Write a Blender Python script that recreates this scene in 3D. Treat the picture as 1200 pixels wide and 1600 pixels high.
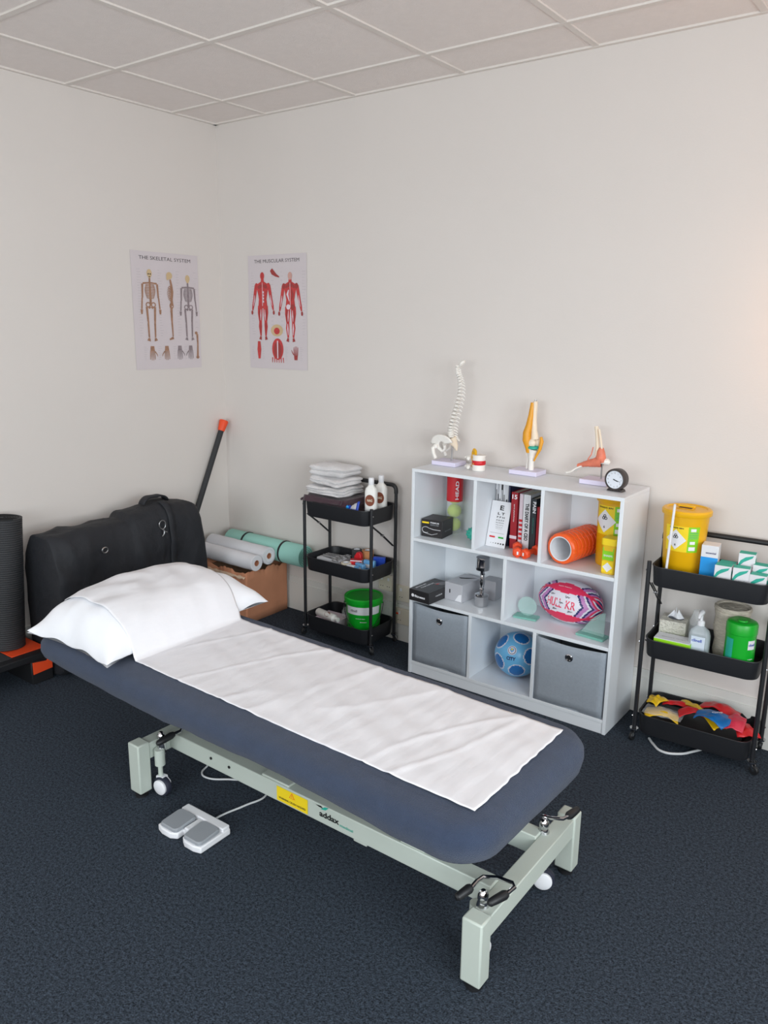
import bpy, bmesh, math, random
from mathutils import Vector, Matrix, noise
PI = math.pi
D = bpy.data
sc = bpy.context.scene
COL = sc.collection
for o in list(D.objects): D.objects.remove(o, do_unlink=True)
random.seed(7)

# ------------------------------------------------------------------ camera
cam = D.objects.new('camera', D.cameras.new('camera')); COL.objects.link(cam)
cam.data.sensor_fit = 'VERTICAL'; cam.data.sensor_height = 24.0
cam.data.lens = 24.0 * 1234.0 / 1600.0
cam.data.clip_start = 0.02
R_ = Vector((0.798848, 0.601416, 0.011844)); U_ = Vector((-0.148049, 0.17749, 0.972923)); F_ = Vector((-0.583029, 0.778971, -0.230827))
mw = Matrix(((R_.x, U_.x, -F_.x, 3.5722), (R_.y, U_.y, -F_.y, -3.1909), (R_.z, U_.z, -F_.z, 1.622), (0, 0, 0, 1)))
cam.matrix_world = mw
sc.camera = cam

# ------------------------------------------------------------------ exposure, world, window light
sc.view_settings.view_transform = 'Standard'; sc.view_settings.look = 'None'
sc.view_settings.gamma = 1.0; sc.view_settings.use_curve_mapping = False
sc.view_settings.exposure = 0.0
w = D.worlds.new('daylight'); sc.world = w; w.use_nodes = True
bg = w.node_tree.nodes['Background']; bg.inputs[0].default_value = (0.80, 0.90, 1.0, 1); bg.inputs[1].default_value = 1.2

def area(name, loc, target, sx, sy, power, col):
    l = D.lights.new(name, 'AREA'); l.shape = 'RECTANGLE'; l.size = sx; l.size_y = sy; l.energy = power; l.color = col
    o = D.objects.new(name, l); COL.objects.link(o); o.location = loc
    o.rotation_euler = (Vector(target) - Vector(loc)).to_track_quat('-Z', 'Y').to_euler()
    return o
RX, RY, H = 5.2, -5.4, 2.672       # room extents and ceiling height
area('window_daylight_front', (2.6, RY - 0.10, 1.60), (1.0, 0, 0.1), 3.6, 1.4, 48, (0.84, 0.95, 1.0)).data.spread = math.radians(140)
area('window_daylight_side', (RX + 0.10, -2.9, 1.60), (0, -0.9, 0.1), 2.7, 1.4, 59, (0.84, 0.95, 1.0)).data.spread = math.radians(140)
# upward area lights added to brighten the ceiling, as if bounced off ground outside
area('ceiling_fill_front', (2.6, RY - 0.12, 1.15), (2.2, -1.6, 2.9), 3.6, 0.6, 19, (1.0, 0.86, 0.76))
area('ceiling_fill_side', (RX + 0.12, -2.9, 1.15), (1.6, -1.9, 2.9), 2.7, 0.6, 19, (1.0, 0.86, 0.76))

# ------------------------------------------------------------------ materials
def lin(c):
    c = c / 255.0
    return c / 12.92 if c <= 0.04045 else ((c + 0.055) / 1.055) ** 2.4
def rgb(c): return (lin(c[0]), lin(c[1]), lin(c[2]), 1)
def mat(name, c, rough=0.5, metal=0.0, bump=0, bscale=60, var=0, vscale=8, trans=0, ior=1.45, emit=0, spec=None, alpha=1, sheen=0, stretch=None, detail=4):
    m = D.materials.new(name); m.use_nodes = True; nt = m.node_tree; b = nt.nodes['Principled BSDF']
    b.inputs['Base Color'].default_value = rgb(c); b.inputs['Roughness'].default_value = rough; b.inputs['Metallic'].default_value = metal
    if trans: b.inputs['Transmission Weight'].default_value = trans; b.inputs['IOR'].default_value = ior
    if spec is not None: b.inputs['Specular IOR Level'].default_value = spec
    if alpha < 1: b.inputs['Alpha'].default_value = alpha
    if sheen: b.inputs['Sheen Weight'].default_value = sheen
    if emit: b.inputs['Emission Color'].default_value = rgb(c); b.inputs['Emission Strength'].default_value = emit
    co = nt.nodes.new('ShaderNodeTexCoord'); src = co.outputs['Object']
    if stretch:
        mp = nt.nodes.new('ShaderNodeMapping'); mp.inputs['Scale'].default_value = stretch
        nt.links.new(src, mp.inputs[0]); src = mp.outputs[0]
    if bump:
        n = nt.nodes.new('ShaderNodeTexNoise'); n.inputs['Scale'].default_value = bscale; n.inputs['Detail'].default_value = detail
        bp = nt.nodes.new('ShaderNodeBump'); bp.inputs['Strength'].default_value = bump; bp.inputs['Distance'].default_value = 0.01
        nt.links.new(src, n.inputs['Vector']); nt.links.new(n.outputs['Fac'], bp.inputs['Height']); nt.links.new(bp.outputs[0], b.inputs['Normal'])
    n2 = nt.nodes.new('ShaderNodeTexNoise'); n2.inputs['Scale'].default_value = vscale; n2.inputs['Detail'].default_value = 5
    mx = nt.nodes.new('ShaderNodeMixRGB'); mx.blend_type = 'MULTIPLY'; mx.inputs[1].default_value = rgb(c)
    v = max(var, 0.02); cr = nt.nodes.new('ShaderNodeValToRGB')
    cr.color_ramp.elements[0].position = 0.3; cr.color_ramp.elements[1].position = 0.7
    cr.color_ramp.elements[0].color = (1 - v, 1 - v, 1 - v, 1); cr.color_ramp.elements[1].color = (1, 1, 1, 1)
    mx.inputs[0].default_value = 1
    nt.links.new(src, n2.inputs['Vector']); nt.links.new(n2.outputs['Fac'], cr.inputs[0]); nt.links.new(cr.outputs[0], mx.inputs[2])
    nt.links.new(mx.outputs[0], b.inputs['Base Color'])
    return m
WALL = mat('white_wall_paint', (220, 213, 208), 0.85, bump=0.05, bscale=140, var=0.02, vscale=2)
CEIL = mat('ceiling_tile_white', (240, 232, 228), 0.95, bump=0.25, bscale=260, var=0.03, vscale=30)
BAR = mat('ceiling_grid_white', (226, 219, 213), 0.5)
SKIRT = mat('skirting_white', (222, 221, 216), 0.5)
WOOD = mat('white_laminate', (229, 233, 238), 0.38, bump=0.03, bscale=200, var=0.02)
CREAM = mat('cream_powder_coated_steel', (190, 198, 189), 0.42, bump=0.03, bscale=300)
TOWELCOV = mat('slate_blue_towelling', (51, 64, 89), 0.95, bump=0.6, bscale=420, var=0.16, vscale=26, sheen=0.15)
LINEN = mat('white_cotton', (242, 243, 248), 0.85, bump=0.25, bscale=12, var=0.01)
PAPER = mat('white_couch_roll_paper', (232, 231, 235), 0.8, bump=0.22, bscale=5, var=0.01, detail=4, stretch=(5, 1.2, 1))
BLACKM = mat('black_powder_coated_metal', (32, 33, 37), 0.45, bump=0.05, bscale=300)
BLACKP = mat('black_plastic', (26, 27, 30), 0.5)
NYLON = mat('black_nylon', (30, 32, 38), 0.72, bump=0.6, bscale=22, var=0.15, vscale=6, detail=6)
FOAM = mat('black_foam_mat', (46, 47, 50), 0.7, bump=0.2, bscale=300)
ORANGE = mat('orange_plastic', (238, 78, 34), 0.5)
ORANGEF = mat('orange_foam', (244, 98, 38), 0.33, bump=0.1, bscale=90)
CHROME = mat('chrome', (205, 205, 208), 0.07, metal=1)
STEEL = mat('brushed_steel', (170, 170, 172), 0.3, metal=1)
WHITEP = mat('white_plastic', (234, 234, 238), 0.4)
GREYP = mat('grey_plastic', (150, 154, 160), 0.45)
LILAC = mat('pale_lilac_plastic', (222, 216, 238), 0.35)
CARD = mat('brown_cardboard', (204, 140, 106), 0.9, bump=0.1, bscale=80, var=0.1, vscale=10)
TEAL = mat('mint_foam', (158, 212, 200), 0.8, bump=0.15, bscale=200)
TEALP = mat('teal_print', (40, 170, 150), 0.5)
TEALRUB = mat('turquoise_rubber', (60, 185, 165), 0.5)
GREEN = mat('bright_green_plastic', (18, 168, 42), 0.35)
LIME = mat('lime_green_print', (138, 210, 30), 0.5)
MAROON = mat('dark_plum_towel', (62, 34, 46), 0.95, bump=0.5, bscale=300, sheen=0.3)
TOWEL = mat('white_terry_towel', (238, 235, 236), 0.97, bump=0.9, bscale=190, var=0.06, vscale=60, sheen=0.3)
BROWN = mat('brown_print', (128, 66, 44), 0.6)
BLACKI = mat('black_ink', (22, 22, 24), 0.6)
GREYI = mat('grey_ink', (130, 128, 130), 0.6)
RED = mat('red_print', (206, 28, 40), 0.45)
DKRED = mat('dark_red_cover', (160, 22, 36), 0.5)
BLUE = mat('bright_blue_print', (22, 150, 226), 0.45)
NAVY = mat('navy_print', (36, 40, 100), 0.5)
ROYAL = mat('royal_blue_plastic', (30, 70, 180), 0.4)
YELL = mat('sharps_yellow_plastic', (232, 176, 14), 0.35)
YELLP = mat('yellow_print', (246, 214, 30), 0.5)
BONE = mat('white_bone_plastic', (236, 232, 226), 0.45, bump=0.15, bscale=90)
BONEY = mat('cream_bone_plastic', (234, 218, 196), 0.45, bump=0.1, bscale=90)
MUSY = mat('amber_muscle_plastic', (226, 156, 26), 0.4, bump=0.1, bscale=90)
LIGA = mat('salmon_ligament_plastic', (232, 128, 100), 0.45, bump=0.4, bscale=70, var=0.2, vscale=50)
FABG = mat('grey_non_woven_fabric', (160, 168, 178), 0.95, bump=0.25, bscale=500, var=0.08, vscale=90)
GLASSG = mat('green_tinted_glass', (190, 228, 220), 0.04, alpha=0.30)
GLASSE = mat('green_glass_edge', (140, 208, 192), 0.08, alpha=0.6)
CLEAR = mat('clear_plastic', (225, 234, 240), 0.1, alpha=0.35)
FILM = mat('thin_clear_film', (240, 242, 245), 0.25, alpha=0.28)
BOTW = mat('white_bottle_plastic', (238, 236, 232), 0.35)
NEON = mat('tennis_ball_felt', (204, 230, 60), 0.95, bump=0.4, bscale=300)
TAN = mat('tan_cohesive_tape', (206, 142, 94), 0.8, bump=0.2, bscale=200)
GREYT = mat('charcoal_cohesive_tape', (70, 70, 72), 0.8, bump=0.3, bscale=200, var=0.2, vscale=50)
CREAMT = mat('cream_tape', (232, 222, 200), 0.8)
KRAFT = mat('pale_wicker', (214, 204, 188), 0.9, bump=0.7, bscale=60, stretch=(1, 1, 6), var=0.25, vscale=40)
LBLUE = mat('sky_blue_print', (110, 170, 220), 0.45)
PINKR = mat('pink_red_print', (232, 52, 92), 0.4)
MAUVE = mat('mauve_print', (196, 130, 190), 0.4)
BALLW = mat('ball_white', (230, 226, 236), 0.4)
FBLUE = mat('football_sky_blue', (112, 186, 232), 0.3)
FDBLUE = mat('football_deep_blue', (26, 112, 184), 0.3)
CABLEW = mat('white_cable', (214, 216, 218), 0.5)
POSTERP = mat('laminated_poster', (211, 202, 205), 0.28, bump=0.15, bscale=14)
MUSR = mat('muscle_red_print', (206, 66, 66), 0.5, var=0.25, vscale=60)
MUSD = mat('muscle_dark_red_print', (160, 60, 58), 0.5)
BONEB = mat('bone_brown_print', (172, 130, 104), 0.5, var=0.3, vscale=60)
BONEG = mat('bone_grey_print', (152, 138, 142), 0.5, var=0.3, vscale=60)
BONEL = mat('bone_cream_print', (206, 180, 140), 0.5)
BANDR = mat('red_latex', (214, 30, 38), 0.35)
BANDY = mat('yellow_latex', (236, 190, 22), 0.35)
BANDB = mat('blue_latex', (14, 106, 176), 0.35)
BANDP = mat('pink_red_latex', (222, 60, 84), 0.35)
PURP = mat('purple_print', (112, 60, 140), 0.5)
LILP = mat('pale_pink_print', (228, 210, 220), 0.5)
IVORY = mat('aged_ivory_plastic', (222, 212, 194), 0.5)
LAMPG = mat('warm_lamp_globe', (255, 184, 122), 0.4, emit=17)

# carpet: loop pile with tile-free speckle
CARPET = D.materials.new('dark_navy_carpet'); CARPET.use_nodes = True
nt = CARPET.node_tree; b = nt.nodes['Principled BSDF']; b.inputs['Roughness'].default_value = 0.97
b.inputs['Specular IOR Level'].default_value = 0.25
co = nt.nodes.new('ShaderNodeTexCoord')
n1 = nt.nodes.new('ShaderNodeTexNoise'); n1.inputs['Scale'].default_value = 230; n1.inputs['Detail'].default_value = 2
n2 = nt.nodes.new('ShaderNodeTexNoise'); n2.inputs['Scale'].default_value = 110; n2.inputs['Detail'].default_value = 3
mm = nt.nodes.new('ShaderNodeMath'); mm.operation = 'ADD'
mh = nt.nodes.new('ShaderNodeMath'); mh.operation = 'MULTIPLY'; mh.inputs[1].default_value = 0.5; nt.links.new(mm.outputs[0], mh.inputs[0])
cr = nt.nodes.new('ShaderNodeValToRGB')
cr.color_ramp.elements[0].position = 0.36; cr.color_ramp.elements[0].color = rgb((22, 27, 34))
cr.color_ramp.elements[1].position = 0.64; cr.color_ramp.elements[1].color = rgb((69, 79, 92))
bp = nt.nodes.new('ShaderNodeBump'); bp.inputs['Strength'].default_value = 0.8; bp.inputs['Distance'].default_value = 0.006
for n in (n1, n2): nt.links.new(co.outputs['Object'], n.inputs['Vector'])
nt.links.new(n1.outputs['Fac'], mm.inputs[0]); nt.links.new(n2.outputs['Fac'], mm.inputs[1])
nt.links.new(mh.outputs[0], cr.inputs[0]); nt.links.new(cr.outputs[0], b.inputs['Base Color'])
nt.links.new(n1.outputs['Fac'], bp.inputs['Height']); nt.links.new(bp.outputs[0], b.inputs['Normal'])

# ------------------------------------------------------------------ mesh builder
class MB:
    def __init__(s, T=None): s.bm = bmesh.new(); s.T = T or Matrix()
    def v(s, p): return s.bm.verts.new(s.T @ Vector(p))
    def f(s, vs, mi=0):
        try: f = s.bm.faces.new(vs); f.material_index = mi; return f
        except ValueError: return None
    def box(s, x0, x1, y0, y1, z0, z1, mi=0, M=None):
        P = [(x0, y0, z0), (x1, y0, z0), (x1, y1, z0), (x0, y1, z0), (x0, y0, z1), (x1, y0, z1), (x1, y1, z1), (x0, y1, z1)]
        vs = [s.v(M @ Vector(p) if M else p) for p in P]
        for q in ((3, 2, 1, 0), (4, 5, 6, 7), (0, 1, 5, 4), (1, 2, 6, 5), (2, 3, 7, 6), (3, 0, 4, 7)): s.f([vs[i] for i in q], mi)
        return s
    def cbox(s, cx, cy, cz, lx, ly, lz, mi=0): return s.box(cx - lx / 2, cx + lx / 2, cy - ly / 2, cy + ly / 2, cz - lz / 2, cz + lz / 2, mi)
    def rings(s, rings, close=True, cap0=True, cap1=True, mi=0):
        R = [[s.v(p) for p in r] for r in rings]
        for k, (a, b) in enumerate(zip(R, R[1:])):
            n = len(a)
            for i in range(n if close else n - 1):
                j = (i + 1) % n; s.f((a[i], a[j], b[j], b[i]), mi(k, i) if callable(mi) else mi)
        m0 = mi(0, 0) if callable(mi) else mi; m1 = mi(len(R) - 2, 0) if callable(mi) else mi
        if cap0: s.f(list(reversed(R[0])), m0)
        if cap1: s.f(R[-1], m1)
        return s
    def tube(s, pts, r, seg=10, caps=True, mi=0, closed=False):
        pts = [Vector(p) for p in pts]; n = len(pts); rr = r if isinstance(r, (list, tuple)) else [r] * n
        tang = []
        for i in range(n):
            a = pts[(i - 1) % n] if (closed or i > 0) else pts[i]; b = pts[(i + 1) % n] if (closed or i < n - 1) else pts[i]
            tang.append((b - a).normalized())
        up = Vector((0, 0, 1)) if abs(tang[0].z) < .9 else Vector((1, 0, 0)); N = tang[0].cross(up).normalized(); out = []
        for i in range(n):
            N = (N - tang[i] * N.dot(tang[i])).normalized(); B = tang[i].cross(N)
            out.append([pts[i] + (N * math.cos(2 * PI * k / seg) + B * math.sin(2 * PI * k / seg)) * rr[i] for k in range(seg)])
        if closed: out.append(out[0])
        return s.rings(out, True, caps and not closed, caps and not closed, mi)
    def lathe(s, prof, c=(0, 0, 0), seg=32, mi=0, axis=None, cap0=True, cap1=True):
        M = Matrix.Translation(Vector(c)) @ (Vector(axis).to_track_quat('Z', 'Y').to_matrix().to_4x4() if axis else Matrix())
        out = [[M @ Vector((r * math.cos(2 * PI * k / seg), r * math.sin(2 * PI * k / seg), z)) for k in range(seg)] for r, z in prof]
        return s.rings(out, True, cap0, cap1, mi)
    def ball(s, c, r, nu=24, nv=16, mi=0, M=None):
        if not isinstance(r, (tuple, list)): r = (r, r, r)
        def P(i, j):
            th = PI * (j + .5 * 0) / nv; ph = 2 * PI * i / nu
            q = Vector((r[0] * math.sin(th) * math.cos(ph), r[1] * math.sin(th) * math.sin(ph), r[2] * math.cos(th)))
            return (M @ q if M else q) + Vector(c)
        top = s.v(P(0, 0)); bot = s.v(P(0, nv)); rows = [[s.v(P(i, j)) for i in range(nu)] for j in range(1, nv)]
        def m(vs):
            if not callable(mi): return mi
            q = sum((x.co for x in vs), Vector()) / len(vs); return mi(s.T.inverted() @ q - Vector(c))
        for i in range(nu):
            j = (i + 1) % nu
            t = (top, rows[0][i], rows[0][j]); s.f(t, m(t)); t = (bot, rows[-1][j], rows[-1][i]); s.f(t, m(t))
            for k in range(len(rows) - 1):
                t = (rows[k][i], rows[k + 1][i], rows[k + 1][j], rows[k][j]); s.f(t, m(t))
        return s
    def grid(s, fn, nu, nv, mi=0, flip=False):
        g = [[s.v(fn(i / nu, j / nv)) for i in range(nu + 1)] for j in range(nv + 1)]
        for j in range(nv):
            for i in range(nu):
                q = (g[j][i], g[j][i + 1], g[j + 1][i + 1], g[j + 1][i]); s.f(q[::-1] if flip else q, mi(i / nu, j / nv) if callable(mi) else mi)
        return s
    def poly(s, pts, mi=0): s.f([s.v(p) for p in pts], mi); return s
    def prism(s, pts, d, mi=0):
        d = Vector(d); return s.rings([[Vector(p) for p in pts], [Vector(p) + d for p in pts]], True, True, True, mi)
def part(name, mb, m, parent=None, bevel=0, smooth=35, solid=0, sub=0):
    bmesh.ops.recalc_face_normals(mb.bm, faces=mb.bm.faces)
    me = D.meshes.new(name); mb.bm.to_mesh(me); mb.bm.free()
    for x in (m if isinstance(m, (list, tuple)) else [m]): me.materials.append(x)
    if smooth:
        me.polygons.foreach_set('use_smooth', [True] * len(me.polygons)); me.set_sharp_from_angle(angle=math.radians(smooth))
    o = D.objects.new(name, me); COL.objects.link(o); o.parent = parent
    if solid: md = o.modifiers.new('thickness', 'SOLIDIFY'); md.thickness = solid; md.offset = 0
    if sub: md = o.modifiers.new('subsurf', 'SUBSURF'); md.levels = sub; md.render_levels = sub
    if bevel: md = o.modifiers.new('bevel', 'BEVEL'); md.width = bevel; md.segments = 2; md.limit_method = 'ANGLE'; md.angle_limit = math.radians(40)
    return o
def tag(o, label, cat, group=None, loc=None, rz=None):
    o['label'] = label; o['category'] = cat
    if group: o['group'] = group
    if loc: o.location = loc
    if rz is not None: o.rotation_euler = (0, 0, math.radians(rz))
    return o
def thing(name, label, cat, loc=(0, 0, 0), rz=0, group=None):
    o = D.objects.new(name, None); COL.objects.link(o); o.empty_display_size = 0.05
    return tag(o, label, cat, group, loc, rz)
def struct(name, mb, m, smooth=0, bevel=0):
    o = part(name, mb, m, None, bevel, smooth); o['kind'] = 'structure'; return o
def kids(o): return [c for c in list(D.objects) if c.parent == o]
def dup(root, label, loc, rz=0, group=None):
    def cp(o, par):
        c = o.copy(); COL.objects.link(c)
        if par: c.parent = par
        for k in kids(o): cp(k, c)
        return c
    r = cp(root, None); return tag(r, label, root['category'], group or root.get('group'), loc, rz)
def rrect(lx, ly, r, n=5):
    out = []
    for cx, cy, a0 in ((lx / 2 - r, ly / 2 - r, 0), (-lx / 2 + r, ly / 2 - r, 90), (-lx / 2 + r, -ly / 2 + r, 180), (lx / 2 - r, -ly / 2 + r, 270)):
        for k in range(n + 1):
            a = math.radians(a0 + 90 * k / n); out.append((cx + r * math.cos(a), cy + r * math.sin(a)))
    return out
def letters(parent, text, m, O, Rv, Uv, h=None, w=None, bold=0.0, name='lettering', fn=None):
    cu = D.curves.new('t', 'FONT'); cu.body = text; cu.size = 1; cu.offset = bold; cu.resolution_u = 3
    to = D.objects.new('t', cu); me = D.meshes.new_from_object(to); D.objects.remove(to); D.curves.remove(cu)
    xs = [v.co.x for v in me.vertices]; ys = [v.co.y for v in me.vertices]
    x0, x1, y0, y1 = min(xs), max(xs), min(ys), max(ys)
    sy = (h / (y1 - y0)) if h else (w / (x1 - x0)); sx = (w / (x1 - x0)) if w else sy
    O = Vector(O); Rv = Vector(Rv).normalized(); Uv = Vector(Uv).normalized()
    for v in me.vertices:
        x = (v.co.x - (x0 + x1) / 2) * sx; y = (v.co.y - (y0 + y1) / 2) * sy
        v.co = fn(x, y) if fn else O + Rv * x + Uv * y
    me.name = name; me.materials.clear(); me.materials.append(m)
    o = D.objects.new(name, me); COL.objects.link(o); o.parent = parent; return o
def card(O, Rv, Uv, w, h, mi=0, mb=None, cx=0, cy=0):
    O = Vector(O); Rv = Vector(Rv).normalized(); Uv = Vector(Uv).normalized(); mb = mb or MB()
    return mb.poly([O + Rv * (cx + a * w / 2) + Uv * (cy + b * h / 2) for a, b in ((-1, -1), (1, -1), (1, 1), (-1, 1))], mi)
def disc(O, Rv, Uv, r, mi=0, mb=None, cx=0, cy=0, n=28, r2=None):
    O = Vector(O); Rv = Vector(Rv).normalized(); Uv = Vector(Uv).normalized(); mb = mb or MB(); r2 = r2 or r
    return mb.poly([O + Rv * (cx + r * math.cos(2 * PI * k / n)) + Uv * (cy + r2 * math.sin(2 * PI * k / n)) for k in range(n)], mi)
X, Y, Z = Vector((1, 0, 0)), Vector((0, 1, 0)), Vector((0, 0, 1))
def nz(p, s=1.0, seed=0): return noise.noise(Vector(p) * s + Vector((seed * 7.3, seed * 3.1, seed * 1.7)))

# ------------------------------------------------------------------ room shell
o = struct('floor', MB().box(-0.1, RX + 0.1, RY - 0.1, 0.1, -0.06, 0), CARPET)
struct('wall_back', MB().box(-0.1, RX + 0.1, 0, 0.1, 0, H + 0.1), WALL)
struct('wall_left', MB().box(-0.1, 0, RY, 0, 0, H + 0.1), WALL)
m = MB(); m.box(-0.1, 0.7, RY - 0.1, RY, 0, H + 0.1); m.box(4.5, RX + 0.1, RY - 0.1, RY, 0, H + 0.1); m.box(0.7, 4.5, RY - 0.1, RY, 0, 0.8); m.box(0.7, 4.5, RY - 0.1, RY, 2.35, H + 0.1)
struct('wall_front', m, WALL)
m = MB(); m.box(RX, RX + 0.1, RY, -4.3, 0, H + 0.1); m.box(RX, RX + 0.1, -1.5, 0, 0, H + 0.1); m.box(RX, RX + 0.1, -4.3, -1.5, 0, 0.8); m.box(RX, RX + 0.1, -4.3, -1.5, 2.35, H + 0.1)
struct('wall_right', m, WALL)
def winframe(name, horiz, a0, a1, c):
    m = MB(); n = 3
    for k in range(n + 1):
        a = a0 + (a1 - a0) * k / n
        if horiz: m.box(a - .03, a + .03, c - .03, c + .03, .8, 2.35)
        else: m.box(c - .03, c + .03, a - .03, a + .03, .8, 2.35)
    for z in (.8, 2.29):
        if horiz: m.box(a0, a1, c - .03, c + .03, z, z + .06)
        else: m.box(c - .03, c + .03, a0, a1, z, z + .06)
    struct(name, m, SKIRT)
winframe('window_1', True, .7, 4.5, RY - .04); winframe('window_2', False, -4.3, -1.5, RX + .04)
struct('ceiling', MB().box(-0.1, RX + 0.1, RY - 0.1, 0.1, H + 0.007, H + 0.1), CEIL)
m = MB(); bw = 0.012
ys = [-(0.302 + 0.6 * k) for k in range(9)]; xs = [0.390 + 0.6 * k for k in range(9)]
for yy in ys:
    if yy > RY: m.box(0, RX, yy - bw, yy + bw, H, H + 0.008)
for xx in xs:
    if xx < RX: m.box(xx - bw, xx + bw, RY, 0, H + 0.0005, H + 0.008)
struct('trim_1', m, BAR)
m = MB(); m.box(0, RX, -0.02, 0, H - 0.001, H + 0.008); m.box(0, .02, RY, 0, H - 0.001, H + 0.008)
struct('trim_2', m, BAR)
m = MB(); m.box(0, RX, -0.011, 0, 0, 0.165); m.box(0, RX, -0.007, 0, 0.165, 0.2)
struct('baseboard_back', m, SKIRT)
struct('baseboard_left', MB().box(0, 0.011, RY, -0.011, 0, 0.165), SKIRT)

# ------------------------------------------------------------------ treatment couch
CX, CY = 2.09, -1.45
couch = thing('treatment_couch', 'long cream-framed treatment couch with a slate blue towelling cover', 'treatment couch', (CX, CY, 0))
def L(p): return (p[0] - CX, p[1] - CY, p[2])
# padded top, turned very slightly on its frame
MX, MY, ML, MWID, MT = 1.860, -1.480, 1.93, 0.650, 0.500
MROT = Matrix.Translation(Vector((MX - CX, MY - CY, 0))) @ Matrix.Rotation(math.radians(-1.3), 4, 'Z')
mb = MB(MROT); prof = [(-.045, .418), (-.018, .410), (0.0, .425), (.008, .445), (.006, .468), (-.008, .487), (-.03, .497), (-.07, MT)]
rings = []
for dd, z in prof:
    ring = []
    for (px, py) in rrect(ML + 2 * dd, MWID + 2 * dd, max(.115 + dd, .02), 10):
        ring.append((px, py, z))
    # resample edges so that the cover can ripple
    full = []
    for i in range(len(ring)):
        a = Vector(ring[i]); c = Vector(ring[(i + 1) % len(ring)]); n = max(1, int((c - a).length / .05)) if (c - a).length > .2 else 1
        n = 40 if (c - a).length > 1 else (12 if (c - a).length > .3 else 1)
        full += [a.lerp(c, k / n) for k in range(n)]
    rings.append([(p.x, p.y, p.z + (0.006 * nz(p, 9) if z < .46 else .002 * nz(p, 7)) + (-.008 + .008 * math.sin(p.x * 5) if z < .43 else 0)) for p in full])
mb.rings(rings)
part('padded_top', mb, TOWELCOV, couch, smooth=60)
def leg(x, y):
    m = MB(); m.box(x - .029, x + .029, y - .025, y + .025, .02, .205)
    l = part('leg', m, CREAM, couch, bevel=.005)
    part('levelling_foot', MB().lathe([(.012, .0), (.022, .0), (.022, .008), (.010, .012), (.008, .022)], (x, y, 0), 16), BLACKP, l)
for lx in (1.415, 2.767):
    for ly in (-1.712, -1.165): leg(*L((lx, ly, 0))[:2])
for cx in (1.415, 2.767):
    a = L((cx, 0, 0))[0]
    part('cross_bar', MB().box(a - .025, a + .025, -1.69 - CY, -1.188 - CY, .138, .198), CREAM, couch, bevel=.003)
for yy in (-1.60, -1.34):
    y0 = yy - CY
    m = MB().box(1.44 - CX, 2.742 - CX, y0, y0 + .05, .143, .205); m.box(1.9 - CX, 2.02 - CX, y0 + .003, y0 + .05, .205, .213); m.box(2.45 - CX, 2.53 - CX, y0 + .003, y0 + .05, .205, .22); m.box(2.28 - CX, 2.33 - CX, y0 + .003, y0 + .047, .134, .143)
    bm_ = part('side_beam', m, CREAM, couch, bevel=.003)
    if yy == -1.60:
        yf = y0 - .0012
        m = MB(); card((2.037 - CX, yf, .174), X, Z, .132, .050, 0, m)
        st = part('warning_sticker', m, YELLP, bm_, smooth=0)
        m = MB(); a = (2.037 - CX, yf - .0006, .185)
        tri = [Vector(a) + Vector((dx, 0, dz)) for dx, dz in ((-.012, -.008), (.012, -.008), (0, .012))]; m.poly(tri, 0)
        tri = [Vector(a) + Vector((dx, -.0004, dz)) for dx, dz in ((-.0085, -.006), (.0085, -.006), (0, .0085))]; m.poly(tri, 1)
        m.box(a[0] - .0009, a[0] + .0009, a[1] - .0008, a[1] - .0004, a[2] - .003, a[2] + .005, 0)
        D.objects[part('warning_triangle', m, [ORANGE, YELLP], couch, smooth=0).name].parent = couch
        letters(couch, 'WARNING CRUSH HAZARD', BLACKI, (2.037 - CX, yf - .0006, .162), X, Z, h=.007, w=.115, bold=.02)
        letters(couch, 'addax', BLACKI, (2.19 - CX, yf, .176), X, Z, h=.020, w=.078, bold=.03)
        letters(couch, 'medical', TEALP, (2.257 - CX, yf, .168), X, Z, h=.009, w=.05, bold=.01)
        m = MB(); m.poly([(2.135 - CX, yf, .199), (2.158 - CX, yf, .202), (2.165 - CX, yf, .196), (2.150 - CX, yf, .196)], 0)
        m.poly([(2.155 - CX, yf, .190), (2.172 - CX, yf, .203), (2.188 - CX, yf, .206), (2.176 - CX, yf, .194)], 1)
        part('printed_logo', m, [BLACKI, TEALP], couch, smooth=0)
        for bx in (1.66, 1.75): part('bolt', MB().lathe([(.005, 0), (.005, .003), (.002, .004)], (bx - CX, y0, .180), 10, axis=(0, -1, 0)), BLACKP, bm_)
# upper frame and lift arms below the padded top
m = MB()
for yy in (-1.62, -1.34): m.box(1.25 - CX, 2.62 - CX, yy - CY - .02, yy - CY + .02, .372, .412)
for xx in (1.3, 1.95, 2.58): m.box(xx - CX - .02, xx - CX + .02, -1.62 - CY, -1.34 - CY, .374, .410)
part('deck_frame', m, BLACKM, couch, bevel=.002)
for xx in (1.62, 2.40):
    for yy in (-1.53, -1.37):
        p = L((xx, yy, .17)); q = L((xx + .13, yy, .392))
        part('lift_arm', MB().tube([p, q], .016, 8), BLACKM, couch)
part('actuator', MB().tube([L((1.72, -1.45, .165)), L((2.02, -1.45, .26)), L((2.3, -1.45, .375))], [.03, .03, .014], 12), GREYP, couch)
for xx in (1.62, 2.40): part('arm_axle', MB().box(xx - CX - .02, xx - CX + .02, -1.56 - CY, -1.33 - CY, .15, .19), BLACKM, couch)
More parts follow.
